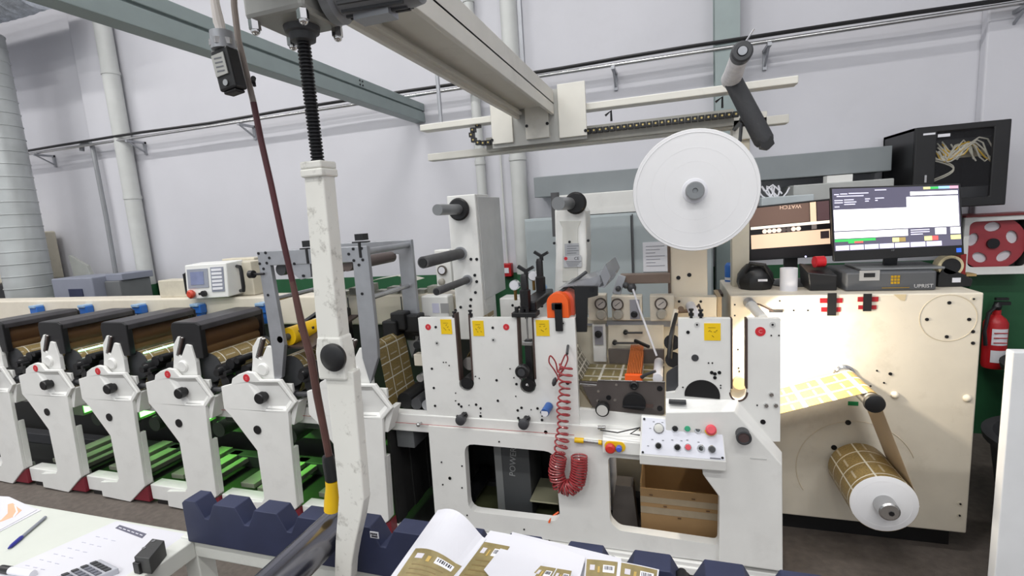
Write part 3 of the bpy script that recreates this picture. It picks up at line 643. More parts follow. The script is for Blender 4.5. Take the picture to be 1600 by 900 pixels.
# big gold web of the last unit
t = thing('label_web_run', (-1.3, 2.2, .6), 'wide gold label web running over a roller between last unit and die station', 'web')
P = [(-1.505, .90), (-1.50, .96), (-1.48, .99), (-1.45, .998), (-1.427, .98), (-1.418, .95), (-1.408, .85), (-1.395, .73), (-1.385, .665)]
MB().strip([p for p in P], 2.13, 2.40).build('web', WEB, t)
MB().cyl((-1.458, 2.12, .957), (-1.458, 2.45, .957), .036, n=20).build('roller', STEEL, t)
MB().cyl((-1.415, 2.12, .66), (-1.415, 2.45, .66), .027, n=20).build('roller', DGREY, t)
for X_, Z_, r_, m_ in ((-1.30, .70, .040, BLK), (-1.235, .685, .03, DGREY), (-1.175, .68, .028, ALU)): MB().cyl((X_, 2.13, Z_), (X_, 2.46, Z_), r_, n=20).build('feed_roller', m_, t)
for k, (a, b) in enumerate(((612, 512), (622, 500), (640, 505), (648, 512), (628, 520))):
    p = at(a, b, 2.35); MB().box(p.x-.05, p.x+.04, 2.33+.02*k, 2.42+.02*k, p.z-.06, p.z+.04).build('black_guard', BLK, t, .01)
p0 = at(655, 563, 2.15); MB().box(p0.x-.03, p0.x+.04, 2.15, 2.2, p0.z-.03, p0.z+.03).build('cream_bracket', CREAM, t, .004)
for dz in (.08, -.09): MB().cyl((p0.x, 2.14, p0.z+dz), (p0.x, 2.22, p0.z+dz), .02, n=14).build('bracket_knob', BLK if dz > 0 else STEEL, t)
# ================================================================== DIE CUTTING STATION
YD = 2.08
ds = thing('die_cutting_station', (-.3, 2.2, 0), 'white die cutting station with slotted front plates in the middle of the press', 'machine')
def slot(cx, cy, r, l0, l1, r0, r1, top=497):
    """notch open at the top: down the left side, round, up the right side"""
    a0 = math.degrees(math.atan2(l1[1]-cy, l1[0]-cx)); a1 = math.degrees(math.atan2(r1[1]-cy, r1[0]-cx))
    if a0 < 0: a0 += 360
    if a1 < 0: a1 += 360
    if a1 > a0: a1 -= 360
    return [l0, l1]+arc(cx, cy, r, a0, a1, 14)+[r1, r0]
out = [(653, 497)]+slot(729, 599, 11.5, (711.5, 497), (719.5, 592), (731.5, 497), (737.5, 592))+slot(825, 602, 12.5, (809, 497), (814, 596), (831, 497), (836, 595))+[(898, 497), (905.5, 668), (668, 652)]
fp = MB().plate(xz(out, YD), YD, YD+.03).build('front_plate', WH, ds, .002)
out = [(1059.5, 498)]+slot(1154, 613, 13.5, (1142, 498), (1142, 607), (1167, 498), (1167, 607))+[(1220, 498), (1219, 690), (1040, 690), (1040, 615), (1055, 613), (1060, 606)]
fp2 = MB().plate(xz(out, YD), YD, YD+.03).build('front_plate', WH, ds, .002)
# dark guide rails in the slots
BRN = mat('slot_edge', (74, 58, 54), .5)
for a, b, c, d in (((711, 490), (719, 594), 0, 0), ((733, 492), (739, 594), 0, 0), ((808.5, 492), (813, 592), 0, 0), ((832, 492), (837, 592), 0, 0), ((1143, 498), (1143, 607), 0, 0), ((1166.5, 498), (1166.5, 607), 0, 0)):
    p = at(*a, YD); q = at(*b, YD)
    MB().bar((p.x, YD+.016, p.z), (q.x, YD+.016, q.z), .04, .007, (1, 0, 0)).build('slot_guide', BRN, ds)
pa = arc(1154, 613, 13.5, 0, 180, 12)
MB().tube([at(a, b, YD+.001) for a, b in pa], .004, 6).build('slot_lining', BRN, ds)
# base casting
def rpoly(pts, r=8, n=4):
    """round the corners of a pixel polygon"""
    o = []; m = len(pts)
    for i in range(m):
        p = Vector(pts[i]); a = Vector(pts[i-1])-p; b = Vector(pts[(i+1) % m])-p
        rr = min(r, a.length*.45, b.length*.45); A = p+a.normalized()*rr; B = p+b.normalized()*rr
        for k in range(n+1):
            f = k/n; q = A*(1-f)**2+p*2*f*(1-f)+B*f**2; o.append((q.x, q.y))
    return o
YB = 2.06
o1 = rpoly([(725, 693), (866, 706), (876, 816), (732, 799)], 16)
o2 = rpoly([(950, 714), (1098, 728), (1098, 741), (1124, 776), (1122, 852), (967, 829), (953, 815)], 7)
out = [(669, 666), (1000, 694), (1222, 715), (1223, 893), (1122, 879), (1020, 866), (681, 819)]
MB().plate(xz(out, YB), YB, YB+.045, [xz(o1, YB), xz(o2, YB)]).build('base_casting', WH, ds, .004)
MB().box(-1.13, .40, YB-.012, YB+.02, .02, .075).build('base_lip', WH, ds, .004)
# protruding cover at right with sloped shoulder
YC = 2.03
Af = [(1040, 645), (1147, 643), (1222, 727), (1223, 893), (1124, 879), (1124, 776), (1098, 741), (1098, 700), (1040, 700)]
Ab = [(1040, 622), (1152, 624), (1222, 706), (1223, 893), (1124, 879), (1124, 776), (1098, 741), (1098, 700), (1040, 700)]
A = [(p[0], YC, p[1]) for p in xz(Af, YC)]; B = [(p[0], YD, p[1]) for p in xz(Ab, YD)]
for i in range(3, 9): B[i] = (A[i][0], YD, A[i][2])
MB().loft(A, B).build('side_cover', WH, ds, .003)
# holes, labels, screws on plate one
holes([(675, 576), (678, 606), (680, 634), (776, 594), (778, 626), (770, 512), (807, 600), (717, 631.5), (721, 635), (744, 632), (751, 638), (751, 650), (815, 637), (840, 638), (846, 644), (847, 656), (809, 641), (810, 653), (681, 511)], YD, ds, .006)
holes([(697, 566), (702, 571), (693, 566), (743, 588), (749, 591), (712, 614), (712, 626), (733, 633), (751, 645), (803, 590), (797, 576), (806, 619), (830, 640), (847, 650)], YD, ds, .003)
holes([(887, 598), (886, 628), (853, 675)], YD-.002, ds, .009)
for a, b in ((683, 536), (771, 531), (880, 505), (1089, 507), (1207, 507)):
    p = at(a, b, YD); MB().cyl(p, p-Vector((0, .002, 0)), .011, n=18).build('washer', mat('washer', (205, 205, 203), .4), ds); bolt(p-Vector((0, .002, 0)), .004, ds)
for a, b, s in ((669, 511, '8'), (791, 511, '6'), (1188, 518, 'C')):
    p = at(a, b, YD); r = .0145 if s != 'C' else .0185
    L = MB().cyl(p, p-Vector((0, .0015, 0)), r, n=24).build('red_label', RED, ds)
    text(s, r*1.15, MATS['pink_mark'], p-Vector((0, .002, 0)), L)
for a, b, c, d in ((688, 499, 707, 522), (738, 501, 757, 525), (837, 500, 859, 525), (1100, 505, 1126, 532)):
    y_ = psign(a, b, c, d, YD, YEL, ds, 'yellow_note', .002)
    p = at(a, b, YD); q = at(c, d, YD); w_ = q.x-p.x; h_ = p.z-q.z
    b_ = MB()
    for k in range(5):
        x = p.x+w_*(.25+.11*k); z = q.z+h_*(.45+.15*math.sin(k*2.1+a)); b_.bar((x, YD-.0025, z), (x+w_*.12, YD-.0025, z+h_*.1*math.cos(k*1.3+a)), .0005, .002)
    b_.bar((p.x+w_*.25, YD-.0025, p.z-h_*.25), (p.x+w_*.7, YD-.0025, p.z-h_*.25), .0005, .0015)
    b_.build('handwriting', mat('note_ink', (120, 96, 10), .6), y_)
for a, b in ((710, 493), (735, 491), (1080, 490), (1095, 491)):   # small black thumb screws on top
    p = at(a, b, YD+.012); MB().lathe((p.x, YD+.012, p.z-.03), (0, 0, 1), [(.006, 0), (.006, .02), (.011, .022), (.011, .032), (.006, .034), (.006, .042), (.010, .043), (.010, .05)], 12).build('thumb_screw', BLK, ds)
# die shaft seen in slot one, black bearing at the bottom
p = at(729, 599, YD-.01); MB().cyl(p, p+Vector((0, .4, 0)), .029, n=24).build('bearing', BLK, ds)
MB().strip([(p.x-.02, p.z+.10), (p.x, p.z+.13), (p.x+.03, p.z+.16), (p.x+.035, p.z+.28)], 2.13, 2.42).build('web_in_slot', WEB, ds)
MB().cyl((p.x, 2.12, p.z+.08), (p.x, 2.42, p.z+.08), .032, n=20).build('die_cylinder', STEEL, ds)
# levers under the slots
for a, b in ((725, 651), (822, 657)):
    p = at(a, b, YD); MB().cyl(p+Vector((.006, .0, .012)), p+Vector((0, -.03, 0)), .016, n=18).build('lever_hub', BLK, ds)
    MB().lathe(p+Vector((0, -.02, 0)), (0, -1, 0), [(.02, 0), (.024, .01), (.024, .03), (.018, .034)], 20).build('lever_knob', DGREY, ds)
    MB().tube([p+Vector((-.025, -.025, .01)), p+Vector((0, -.03, .012)), p+Vector((.025, -.02, .028))], .008, 8).build('lever_bar', BLK, ds)
# black pressure clamp in slot two
cl = at(825, 602, YD-.012)
MB().cyl(cl, cl+Vector((0, .05, 0)), .031, n=26).build('clamp_bearing', BLK, ds)
MB().cyl(cl+Vector((-.004, -.006, .005)), cl, .006, n=10).build('bearing_pin', STEEL, ds)
k = at(819, 577, YD-.02); MB().lathe(k, (0, -1, 0), [(.02, 0), (.03, .01), (.031, .04), (.026, .045)], 26).build('clamp_knob', BLK, ds)
MB().cyl(k+Vector((0, -.045, 0)), k+Vector((0, -.047, 0)), .017, n=20).build('knob_face', DGREY, ds)
pt = at(821, 497, YD); 
MB().box(pt.x-.012, pt.x+.018, YD+.0, YD+.03, at(0+825, 598, YD).z, at(822, 532, YD).z).build('clamp_slide', BLK, ds)
MB().box(pt.x-.022, pt.x+.025, YD-.004, YD+.03, at(822, 540, YD).z, at(822, 534, YD).z).build('slide_bridge', STEEL, ds, .002)
MB().cyl((pt.x+.003, YD+.01, at(822, 540, YD).z), (pt.x+.003, YD+.01, pt.z+.1), .004, n=8).build('clamp_spindle', STEEL, ds)
a = at(800, 496, YD-.012); b = at(838, 487, YD-.012)
MB().box(a.x, b.x, YD-.02, YD+.05, a.z+.001, a.z+.022).build('clamp_plate', BLK, ds, .003)
MB().box(a.x+.03, b.x-.01, YD+.02, YD+.38, a.z+.02, a.z+.065).build('clamp_beam', BLKM, ds, .006)
for dx in (.02, .045, .07): MB().cyl((a.x+dx, YD+.0, a.z+.02), (a.x+dx, YD+.0, a.z+.045), .009, n=10).build('clamp_bolt', BLK, ds)
# two hand screws with gauges
for (x, y0, y1, Y_) in ((822, 484, 428, 2.10), (846, 468, 404, 2.40)):
    p = at(x, y0, Y_); q = at(x, y1, Y_)
    MB().cyl((p.x, Y_, p.z-.04), (p.x, Y_, p.z+.02), .007, n=10).build('screw_spindle', BLKM, ds)
    MB().lathe((p.x, Y_, p.z), (0, 0, 1), [(.012, 0), (.024, .006), (.026, (q.z-p.z)*.55), (.018, (q.z-p.z)*.58), (.018, (q.z-p.z)*.92), (.012, (q.z-p.z))], 8).build('screw_body', BLK, ds)
    MB().bar((q.x-.035, Y_, q.z+.035), (q.x, Y_, q.z+.012), .018, .014).bar((q.x, Y_, q.z+.012), (q.x+.035, Y_, q.z+.03), .018, .014).cyl((q.x, Y_, q.z-.01), (q.x, Y_, q.z+.02), .01, n=10).build('wing_handle', BLK, ds)
for (x, y, Y_, r) in ((803, 446, 2.25, .024), (832, 431, 2.42, .026)):
    p = at(x, y, Y_); MB().cyl(p, p+Vector((0, .03, 0)), r, n=24).build('gauge_case', CHROME, ds)
    MB().cyl(p-Vector((0, .001, 0)), p, r*.85, n=24).build('gauge_dial', PAPER, ds)
    MB().cyl(p+Vector((0, .015, -r)), p+Vector((0, .015, -r-.05)), .008, n=8).build('gauge_stem', mat('brass', (150, 120, 70), .35, .8), ds)
p = at(845, 452, 2.45); MB().cyl(p, p+Vector((0, .06, 0)), .02, n=16).build('blue_fitting', mat('pale_blue2', (130, 165, 205), .4), ds)
# orange guard arch with black bracket
g = at(872, 497, YD+.0)
def arch(cx, z0, w_, h_, y0, y1): 
    pts = [(cx-w_, z0), (cx+w_, z0), (cx+w_, z0+h_-w_)]+arc(cx, z0+h_-w_, w_, 0, 180, 12)[1:-1]+[(cx-w_, z0+h_-w_)]
    return pts
hgt = at(872, 458, YD).z-g.z
MB().plate(arch(g.x, g.z+.001, .048, hgt, 0, 0), YD+.0, YD+.05).build('orange_guard', ORG, ds, .006)
MB().plate(arch(g.x+.02, g.z+.001, .044, hgt-.004, 0, 0), YD+.05, YD+.16).build('guard_roller', mat('orange_red', (214, 96, 70), .4), ds, .006)
a = at(865.5, 474, YD-.014); b = at(879.5, 518, YD-.014)
MB().box(a.x, b.x, YD-.014, YD-.001, b.z, a.z).build('guard_bracket', BLK, ds, .003)
MB().box(a.x-.012, b.x, YD-.014, YD+.01, a.z-.03, a.z).build('guard_bracket_head', BLK, ds, .003)
# black angled panel and grey acrylic sheets
MB().plate(xz([(897, 447), (934, 447), (934, 462), (918, 466), (917, 519), (901, 519)], 2.10), 2.10, 2.115).build('black_panel', BLK, ds, .002)
p = at(925, 452, 2.10); bolt(p, .012, ds)
AC = mat('acrylic', (150, 152, 158), .15, alpha=.75, var=.05)
for q_ in ([(873, 450), (938, 430), (944, 446), (932, 450), (900, 446)], [(928, 448), (946, 413), (954, 432), (944, 450)]):
    P = [at(x, y, 2.14) for x, y in q_]; MB().loft([tuple(v) for v in P], [(v.x+.02, v.y+.22, v.z+.01) for v in P]).build('acrylic_guard', AC, ds)
MB().tube([at(868, 462, 2.12), at(912, 428, 2.25), at(916, 425, 2.26)], .008, 8).build('guard_arm', DGREY, ds)
# ------------------------------------------------------------------ middle bay
MB().plate(xz([(868, 497), (1062, 497), (1062, 640), (868, 640)], 2.45), 2.45, 2.47).build('rear_plate', BEIGE, ds)
MB().box(-.42, .16, 2.44, 2.50, 1.02, 1.03).build('rear_ledge', ALU, ds)
def gbox(x0, y0, x1, y1, Yf, gx, gy, rot, m=None):
    p = at(x0, y0, Yf); q = at(x1, y1, Yf)
    MB().box(p.x, q.x, Yf, Yf+.06, q.z, p.z).build('gauge_box', m or CREAM, ds, .004)
    if gx:
        g_ = at(gx, gy, Yf); MB().lathe(g_, (0, -1, 0), [(.028, 0), (.03, .012), (.026, .018), (.024, .012)], 24).build('gauge_rim', mat('gauge_rim', (92, 84, 78), .35, .3), ds)
        d_ = MB().cyl(g_, g_-Vector((0, .013, 0)), .023, n=24).build('gauge_dial', mat('dial', (196, 190, 184), .5), ds)
        MB().bar(g_+Vector((-.012, -.0135, -.008)), g_+Vector((.012, -.0135, .01)), .0006, .003).build('needle', INK, d_)
        k_ = at(rot[0], rot[1], Yf); MB().lathe(k_, (0, -1, 0), [(.025, 0), (.025, .02), (.018, .026)], 20).build('regulator_knob', mat('knob_grey', (164, 160, 150), .5), ds)
gbox(918, 461, 948, 501, 2.40, 939, 474, (940, 491))
gbox(955, 463, 1004, 501, 2.40, 965, 475, (966, 491))
gbox(1015, 462, 1054, 502, 2.40, 1033, 474, (1034, 490))
a = at(984, 468, 2.40); b = at(1000, 498, 2.40)
s_ = MB().box(a.x, b.x, 2.392, 2.40, b.z, a.z).build('switch_plate', mat('plate_grey', (150, 150, 158), .4), ds)
k_ = at(991, 491, 2.392); MB().lathe(k_, (0, -1, 0), [(.016, 0), (.016, .006), (.011, .008), (.011, .02)], 18).build('selector', BLK, s_)
a = at(925, 507, 2.42); b = at(948, 566, 2.42)
MB().box(a.x, b.x, 2.42, 2.45, b.z, a.z).build('switch_box', WH, ds, .004)
a = at(929, 510, 2.42); b = at(943, 538, 2.42)
s_ = MB().box(a.x, b.x, 2.412, 2.42, b.z, a.z).build('switch_plate', MATS['plate_grey'], ds)
k_ = at(935, 522, 2.412); MB().lathe(k_, (0, -1, 0), [(.018, 0), (.018, .006), (.012, .008), (.012, .02)], 18).build('selector', BLK, s_)
MB().box(at(948, 503, 2.43).x, at(1050, 503, 2.43).x, 2.43, 2.45, at(990, 504, 2.43).z-.02, at(990, 502, 2.43).z).build('gauge_rail', ALU, ds)  # thin aluminium rail below the gauge boxes
MB().plate(xz([(950, 508), (1037, 508), (1037, 546), (950, 546)], 2.425), 2.425, 2.45).build('inner_cover', mat('ivory', (222, 214, 196), .4), ds, .003)
for (x0, y0, x1, y1) in ((977, 520, 1004, 520), (960, 536, 1000, 536)):
    p = at(x0, y0, 2.40); q = at(x1, y1, 2.40); MB().cyl(p, q, .005, n=8).cyl(p, p+Vector((0, .03, 0)), .011, n=12).build('clamp_lever', BLK, ds)
MB().bar(at(992, 532, 2.36), at(1014, 542, 2.3), .012, .012).build('black_handle', BLK, ds)
# rear steel guide, web table, front bracket
GS = mat('ground_steel', (112, 106, 104), .32, .6, var=.12)
MB().plate(xz([(950, 546), (1038, 546), (1038, 568), (952, 568)], 2.38), 2.38, 2.40).build('rear_guide', GS, ds, .002)
z_ = at(960, 598, 2.12).z
p0 = at(905, 602, 2.12); p1 = at(1037, 600, 2.12)
MB().box(p0.x, p1.x, 2.12, 2.38, z_-.012, z_).build('web_table', GS, ds)
MB().strip([(p0.x-.01, z_+.001), (p0.x+.15, z_+.001), (p1.x-.09, z_+.001), (p1.x-.02, z_-.0)], 2.13, 2.37).build('label_web', label_mat('label_web_flat', (140, 128, 84), .09, .115, .12, .12), ds)
MB().strip([(p0.x-.06, z_+.14), (p0.x-.02, z_+.05), (p0.x+.01, z_+.002)], 2.13, 2.37, .001).build('waste_lattice', label_mat('lattice', (110, 104, 86), .04, .05, .2, .2), ds)
fb = xz([(910, 602), (932, 602), (934, 594), (1039, 597), (1038, 648), (955, 643), (925, 634)], 2.11)
MB().plate(fb, 2.105, 2.12).build('front_bracket', GS, ds, .003)
MB().tube([at(906, 600, 2.108), at(932, 602, 2.108)], .004, 6).build('bright_edge', CHROME, ds)
MB().tube([at(934, 594, 2.103), at(1039, 597, 2.103)], .003, 6).build('bright_edge', CHROME, ds)
a = at(1029, 552, 2.36); b = at(1030, 597, 2.12)
MB().cyl((a.x+.0, 2.37, z_+.022), (a.x, 2.13, z_+.022), .021, n=20).build('white_roller', PAPER, ds)
MB().plate(xz([(905, 608), (925, 635), (925, 640), (905, 640)], 2.12), 2.12, 2.14).build('bracket_web', mat('dull_tan', (150, 140, 120), .5), ds)  # plain tan web plate beside the front bracket
# orange finned nip block
o0 = at(979, 592, 2.13); o1 = at(1002, 592, 2.13)
ob = MB(); nF = 9
def slope(b, xa, xb, za, zb, lift=.045): b.loft([(xa, 2.13, za), (xb, 2.13, za), (xb, 2.13, zb), (xa, 2.13, zb)], [(xa, 2.42, za+lift), (xb, 2.42, za+lift), (xb, 2.42, zb+lift), (xa, 2.42, zb+lift)])
slope(ob, o0.x, o1.x, z_+.004, z_+.03)
for i in range(nF):
    x = o0.x+(o1.x-o0.x)*(i+.15)/nF; slope(ob, x, x+(o1.x-o0.x)*.6/nF, z_+.029, z_+.046)
ob.build('finned_block', mat('finned_orange', (206, 112, 54), .4, .2, var=.12), ds)
MB().box(o0.x-.006, o1.x+.006, 2.115, 2.135, z_+.0, z_+.04).build('block_front', ORG, ds, .003)
p = at(991, 601, 2.10); MB().lathe(p, (0, -1, 0), [(.018, 0), (.019, .014), (.012, .018), (.008, .012)], 22).build('block_knob', BLK, ds)
MB().tube([at(1003, 589, 2.11), at(1010, 585, 2.08), at(1024, 580, 2.06)], [.009, .007, .006], 8).build('block_lever', DGREY, ds)
q = [at(991, 629, 2.105)]
c = q[0]; MB().plate([(c.x+.048*math.cos(math.radians(u)), c.z+.048*math.sin(math.radians(u))) for u in range(-35, 216, 12)], 2.085, 2.105).build('black_dial', BLK, ds, .002)
MB().box(c.x-.048, c.x+.048, 2.07, 2.09, c.z-.012, c.z-.004).build('dial_grip', BLKM, ds, .002)
for a, b, r in ((951, 621, .011), (1031, 607, .012), (1031, 638, .012)): bolt(at(a, b, 2.105), r, ds)
for a, b in ((963, 601), (935, 611), (961, 625), (934, 626)): bolt(at(a, b, 2.105), .006, ds, CHROME)
b_ = at(1013, 634, 2.10); MB().box(b_.x-.01, b_.x+.02, 2.09, 2.105, b_.z-.006, b_.z+.006).build('clip', BRN, ds)
k = at(941, 641, 2.06); MB().lathe(k+Vector((0, .05, 0)), (0, -1, 0), [(.026, 0), (.026, .03), (.03, .032), (.03, .05), (.026, .052)], 26).build('silver_dial_body', BLK, ds)
MB().cyl(k+Vector((0, -.002, 0)), k+Vector((0, -.004, 0)), .024, n=26).build('silver_dial_face', mat('pale_face', (205, 204, 200), .4), ds)
# blue counter knob on plate one
p = at(858, 634, YD); q = p+Vector((-.008, -.055, -.012))
MB().cyl(p, q, .019, n=20).build('blue_knob', mat('dark_blue', (50, 92, 160), .4), ds); MB().cyl(q, q+Vector((-.0003, -.002, 0)), .0165, n=20).build('knob_cap', PAPER, ds)
# inner shelf beneath the bay
MB().plate(xz([(905, 637), (1040, 650), (1040, 668), (905, 664)], 2.11), 2.10, 2.13).build('bay_sill', WH, ds, .002)
# plate three details
holes([(1117, 584), (1112, 582), (1124, 582), (1117, 590), (1075, 519)], YD, ds, .007); holes([(1107, 567), (1113, 567), (1126, 602), (1126, 606), (1067, 605), (1205, 524), (1217, 524), (1183, 633)], YD, ds, .003)
p = at(1086, 559, YD); MB().cyl(p, p-Vector((0, .003, 0)), .014, n=20).build('bushing', DGREY, ds)
c = at(1097, 617, YD)
MB().plate([(c.x+.068*math.cos(math.radians(u)), c.z+.064*math.sin(math.radians(u))) for u in range(-12, 193, 9)], YD-.004, YD+.002).build('black_half_disc', BLK, ds)
a = at(1045, 624, YD-.02); b = at(1072, 628, YD-.02); MB().box(a.x, b.x, YD-.04, YD-.015, b.z-.004, a.z).build('dark_latch', DGREY, ds)
p = rpoly([(1041, 582), (1060, 570), (1061, 613), (1041, 614)], 5); MB().plate(xz(p, YD+.025), YD+.022, YD+.032).build('dark_window', DGREY, ds)
for a, b, r in ((1205, 616, .010), (1197, 633, .010), (1212, 633, .010)): 
    p = at(a, b, YD); MB().cyl(p, p-Vector((0, .008, 0)), r, r*.8, n=6).build('hex_bolt', CHROME, ds)
holes([(1192, 659), (1178, 663)], YD, ds, .01)
k = at(1160, 677, YC); MB().lathe(k, (0, -1, 0), [(.026, 0), (.026, .03), (.028, .032), (.028, .045), (.022, .046), (.02, .04)], 26).build('round_gauge', DGREY, ds)
MB().cyl(k-Vector((0, .040, 0)), k-Vector((0, .041, 0)), .02, n=20).build('gauge_face', mat('dusk_face', (86, 70, 70), .4), ds)
psign(1172, 715, 1198, 719, YC, MATS['faint_print'], ds, 'maker_plate', .001)
holes([(703, 747), (692, 757), (690, 722), (722, 728), (722, 762), (780, 690), (730, 805), (819, 827), (858, 845)], YB, ds, .004)
holes([(703, 747)], YB, ds, .008)
# ------------------------------------------------------------------ control panel
cp0, cp1, cp2, cp3 = at(1002, 650, 2.05), at(1129, 661, 2.05), at(1135, 722, 1.99), at(999, 711, 1.99)
DEP = Vector((0, .05, -.01))
def onP(u, v, d=0):
    p = cp0.lerp(cp1, u).lerp(cp3.lerp(cp2, u), v); n = (cp1-cp0).cross(cp3-cp0).normalized()
    if n.y > 0: n = -n
    return p+n*d, n
LZ = at(1133, 738, 1.99).z
Pb = [cp0, cp1, cp2, cp3]
cpn = MB()
v = [tuple(p) for p in Pb]+[(cp0.x, 2.07, cp0.z), (cp1.x, 2.07, cp1.z), (cp2.x, 2.07, LZ-.0), (cp3.x, 2.07, LZ)]+[(cp2.x, 1.995, LZ), (cp3.x, 1.995, LZ)]
cpn.add(v, [(0, 1, 2, 3), (0, 4, 5, 1), (3, 2, 8, 9), (9, 8, 6, 7), (1, 5, 6, 8, 2), (0, 3, 9, 7, 4), (4, 7, 6, 5)])
cpn = cpn.build('control_panel', WH, ds, .004)
q = [onP(.02, .03, .002)[0], onP(.985, .03, .002)[0], onP(.985, .96, .002)[0], onP(.02, .96, .002)[0]]; q2 = [onP(.02, .03)[0], onP(.985, .03)[0], onP(.985, .96)[0], onP(.02, .96)[0]]
MB().loft([tuple(p) for p in q], [tuple(p) for p in q2]).build('panel_face', mat('panel_lilac', (226, 228, 238), .4, var=.02), cpn)
def pbtn(px_, py_, r, m, name, h=.012, ring=True, top=None):
    # invert bilinear by search
    best = None
    for i in range(41):
        for j in range(41):
            p, n = onP(i/40, j/40); d = p-CAM; w_ = d.dot(FW); X_ = 800+FPX*d.dot(RT)/w_; Y_ = 450-FPX*d.dot(UP)/w_
            e = (X_-px_)**2+(Y_-py_)**2
            if best is None or e < best[0]: best = (e, p, n)
    p, n = best[1], best[2]; p = p+n*.002
    if ring: MB().lathe(p, n, [(r*1.25, 0), (r*1.25, .004), (r*1.1, .006)], 20).build('button_ring', CHROME, cpn)
    MB().lathe(p, n, [(r, 0), (r, h*.8), (r*.8, h)], 20).build(name, m, cpn)
    return p, n, h
PGRN = mat('button_green', (40, 150, 110), .4); PRED = mat('button_red', (222, 84, 96), .4)
pbtn(1028, 669, .017, mat('button_white', (206, 206, 200), .4), 'lamp_button', .008)
for a, b in ((1055, 669), (1029, 697), (1057, 699)):
    p, n, h = pbtn(a, b, .0115, BLK, 'selector', .010); MB().bar(p+n*(h+.004)+Vector((-.008, 0, -.006)), p+n*(h+.004)+Vector((.008, 0, .008)), .008, .006, tuple(n)).build('selector_grip', BLK, cpn)
pbtn(1074, 669.5, .0115, PGRN, 'start_button'); pbtn(1075, 699, .0115, PRED, 'stop_button')
pbtn(1092, 671, .0115, BLK, 'push_button', .006); pbtn(1094, 701, .0115, BLK, 'push_button', .006)
pbtn(1114, 702, .012, DGREY, 'push_button', .022)
p, n, h = pbtn(1110, 671, .024, YELP, 'stop_base', .006, False)
MB().lathe(p+n*.006, n, [(.012, 0), (.012, .008), (.02, .010), (.021, .02), (.014, .026)], 22).build('emergency_stop', PRED, cpn)
for u, v_ in ((.04, .07), (.96, .9), (.04, .92), (.93, .06)):
    p, n = onP(u, v_, .002); MB().cyl(p, p+n*.003, .005, n=8).build('panel_screw', BLK, cpn)
b_ = MB()
for u, v_ in ((.16, .12), (.27, .12), (.37, .1), (.47, .1), (.15, .58), (.28, .58), (.39, .55), (.5, .55), (.57, .52), (.7, .55), (.12, .3), (.1, .75)):
    p, n = onP(u, v_, .0025); b_.bar(p-Vector((.004, 0, 0)), p+Vector((.004, 0, 0)), .003, .0006, tuple(n))
p, n = onP(.88, .93, .0025); b_.bar(p-Vector((.02, 0, 0)), p+Vector((.02, 0, 0)), .005, .0006, tuple(n))
b_.build('panel_print', mat('panel_print', (120, 122, 130), .6), cpn)
# yellow switch box left of the panel
a = at(941, 686, 2.03); b = at(1000, 712, 2.03)
sb = MB().loft([(a.x, 2.03, b.z), (b.x+.01, 2.03, b.z), (b.x+.01, 2.03, a.z-.008), (a.x, 2.03, a.z-.005)], [(a.x, 2.075, b.z), (b.x+.01, 2.075, b.z), (b.x+.01, 2.075, a.z+.028), (a.x, 2.075, a.z+.03)]).build('switch_housing', WH, ds, .004)
c = at(961, 697, 2.03); pts = arc(c.x+.022, c.z, .022, -90, 90, 8)+arc(c.x-.022, c.z, .022, 90, 270, 8)
MB().plate(pts, 2.024, 2.03).build('yellow_plate', YELP, sb)
MB().lathe((c.x-.018, 2.024, c.z-.002), (0, -1, 0), [(.012, 0), (.021, .008), (.021, .022), (.014, .027)], 20).build('red_button', mat('btn_red', (206, 52, 44), .35), sb)
MB().lathe((c.x+.018, 2.024, c.z-.002), (0, -1, 0), [(.012, 0), (.013, .018), (.009, .022)], 20).build('blue_button', mat('btn_blue', (70, 96, 200), .35), sb)
# cord end with yellow pull
p = at(905, 688, 2.05); MB().cyl(p-Vector((.02, 0, 0)), p+Vector((.02, 0, 0)), .012, n=12).build('yellow_pull', YELP, ds)
MB().cyl(p+Vector((.02, 0, 0)), p+Vector((.085, 0, -.003)), .007, n=10).build('pull_turnbuckle', STEEL, ds)
MB().cyl(p+Vector((.085, 0, -.003)), p+Vector((.1, 0, -.003)), .011, n=12).build('pull_nut', YELP, ds)
MB().tube([at(938, 672, 2.04), at(965, 676, 2.03), at(1000, 668, 2.02), at(985, 678, 2.02), at(1000, 680, 2.02)], .003, 6).build('loose_wire', BLK, ds)
MB().cyl(at(934, 668, 2.05), at(946, 668, 2.05), .008, n=12).build('cable_gland', STEEL, ds)
# ------------------------------------------------------------------ inside the base openings
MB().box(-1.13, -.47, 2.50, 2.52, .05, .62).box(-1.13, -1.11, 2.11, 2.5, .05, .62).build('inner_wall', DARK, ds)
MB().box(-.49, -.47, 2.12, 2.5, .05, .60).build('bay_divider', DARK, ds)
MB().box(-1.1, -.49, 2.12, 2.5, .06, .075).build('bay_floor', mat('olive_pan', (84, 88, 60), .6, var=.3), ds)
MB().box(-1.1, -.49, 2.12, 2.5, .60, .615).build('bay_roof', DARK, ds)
MB().box(-.41, .26, 2.52, 2.54, .05, .60).build('inner_wall', BEIGE, ds)
t = thing('battery_case', (-.78, 2.3, .08), 'dark grey upright battery case inside the left opening of the base', 'case')
a = at(771, 702, 2.2); b = at(826, 702, 2.2)
MB().box(a.x+.04, b.x, 2.2, 2.42, .08, .50).build('body', mat('charcoal_case', (70, 72, 74), .5), t, .004)
MB().box(a.x, a.x+.04, 2.2, 2.42, .08, .48).build('pale_side', mat('ash_case', (120, 122, 122), .5), t, .003)
_o = text('POWER', .045, mat('grey_letters', (150, 152, 152), .5), (a.x+.10, 2.199, .38), t, rx=90)
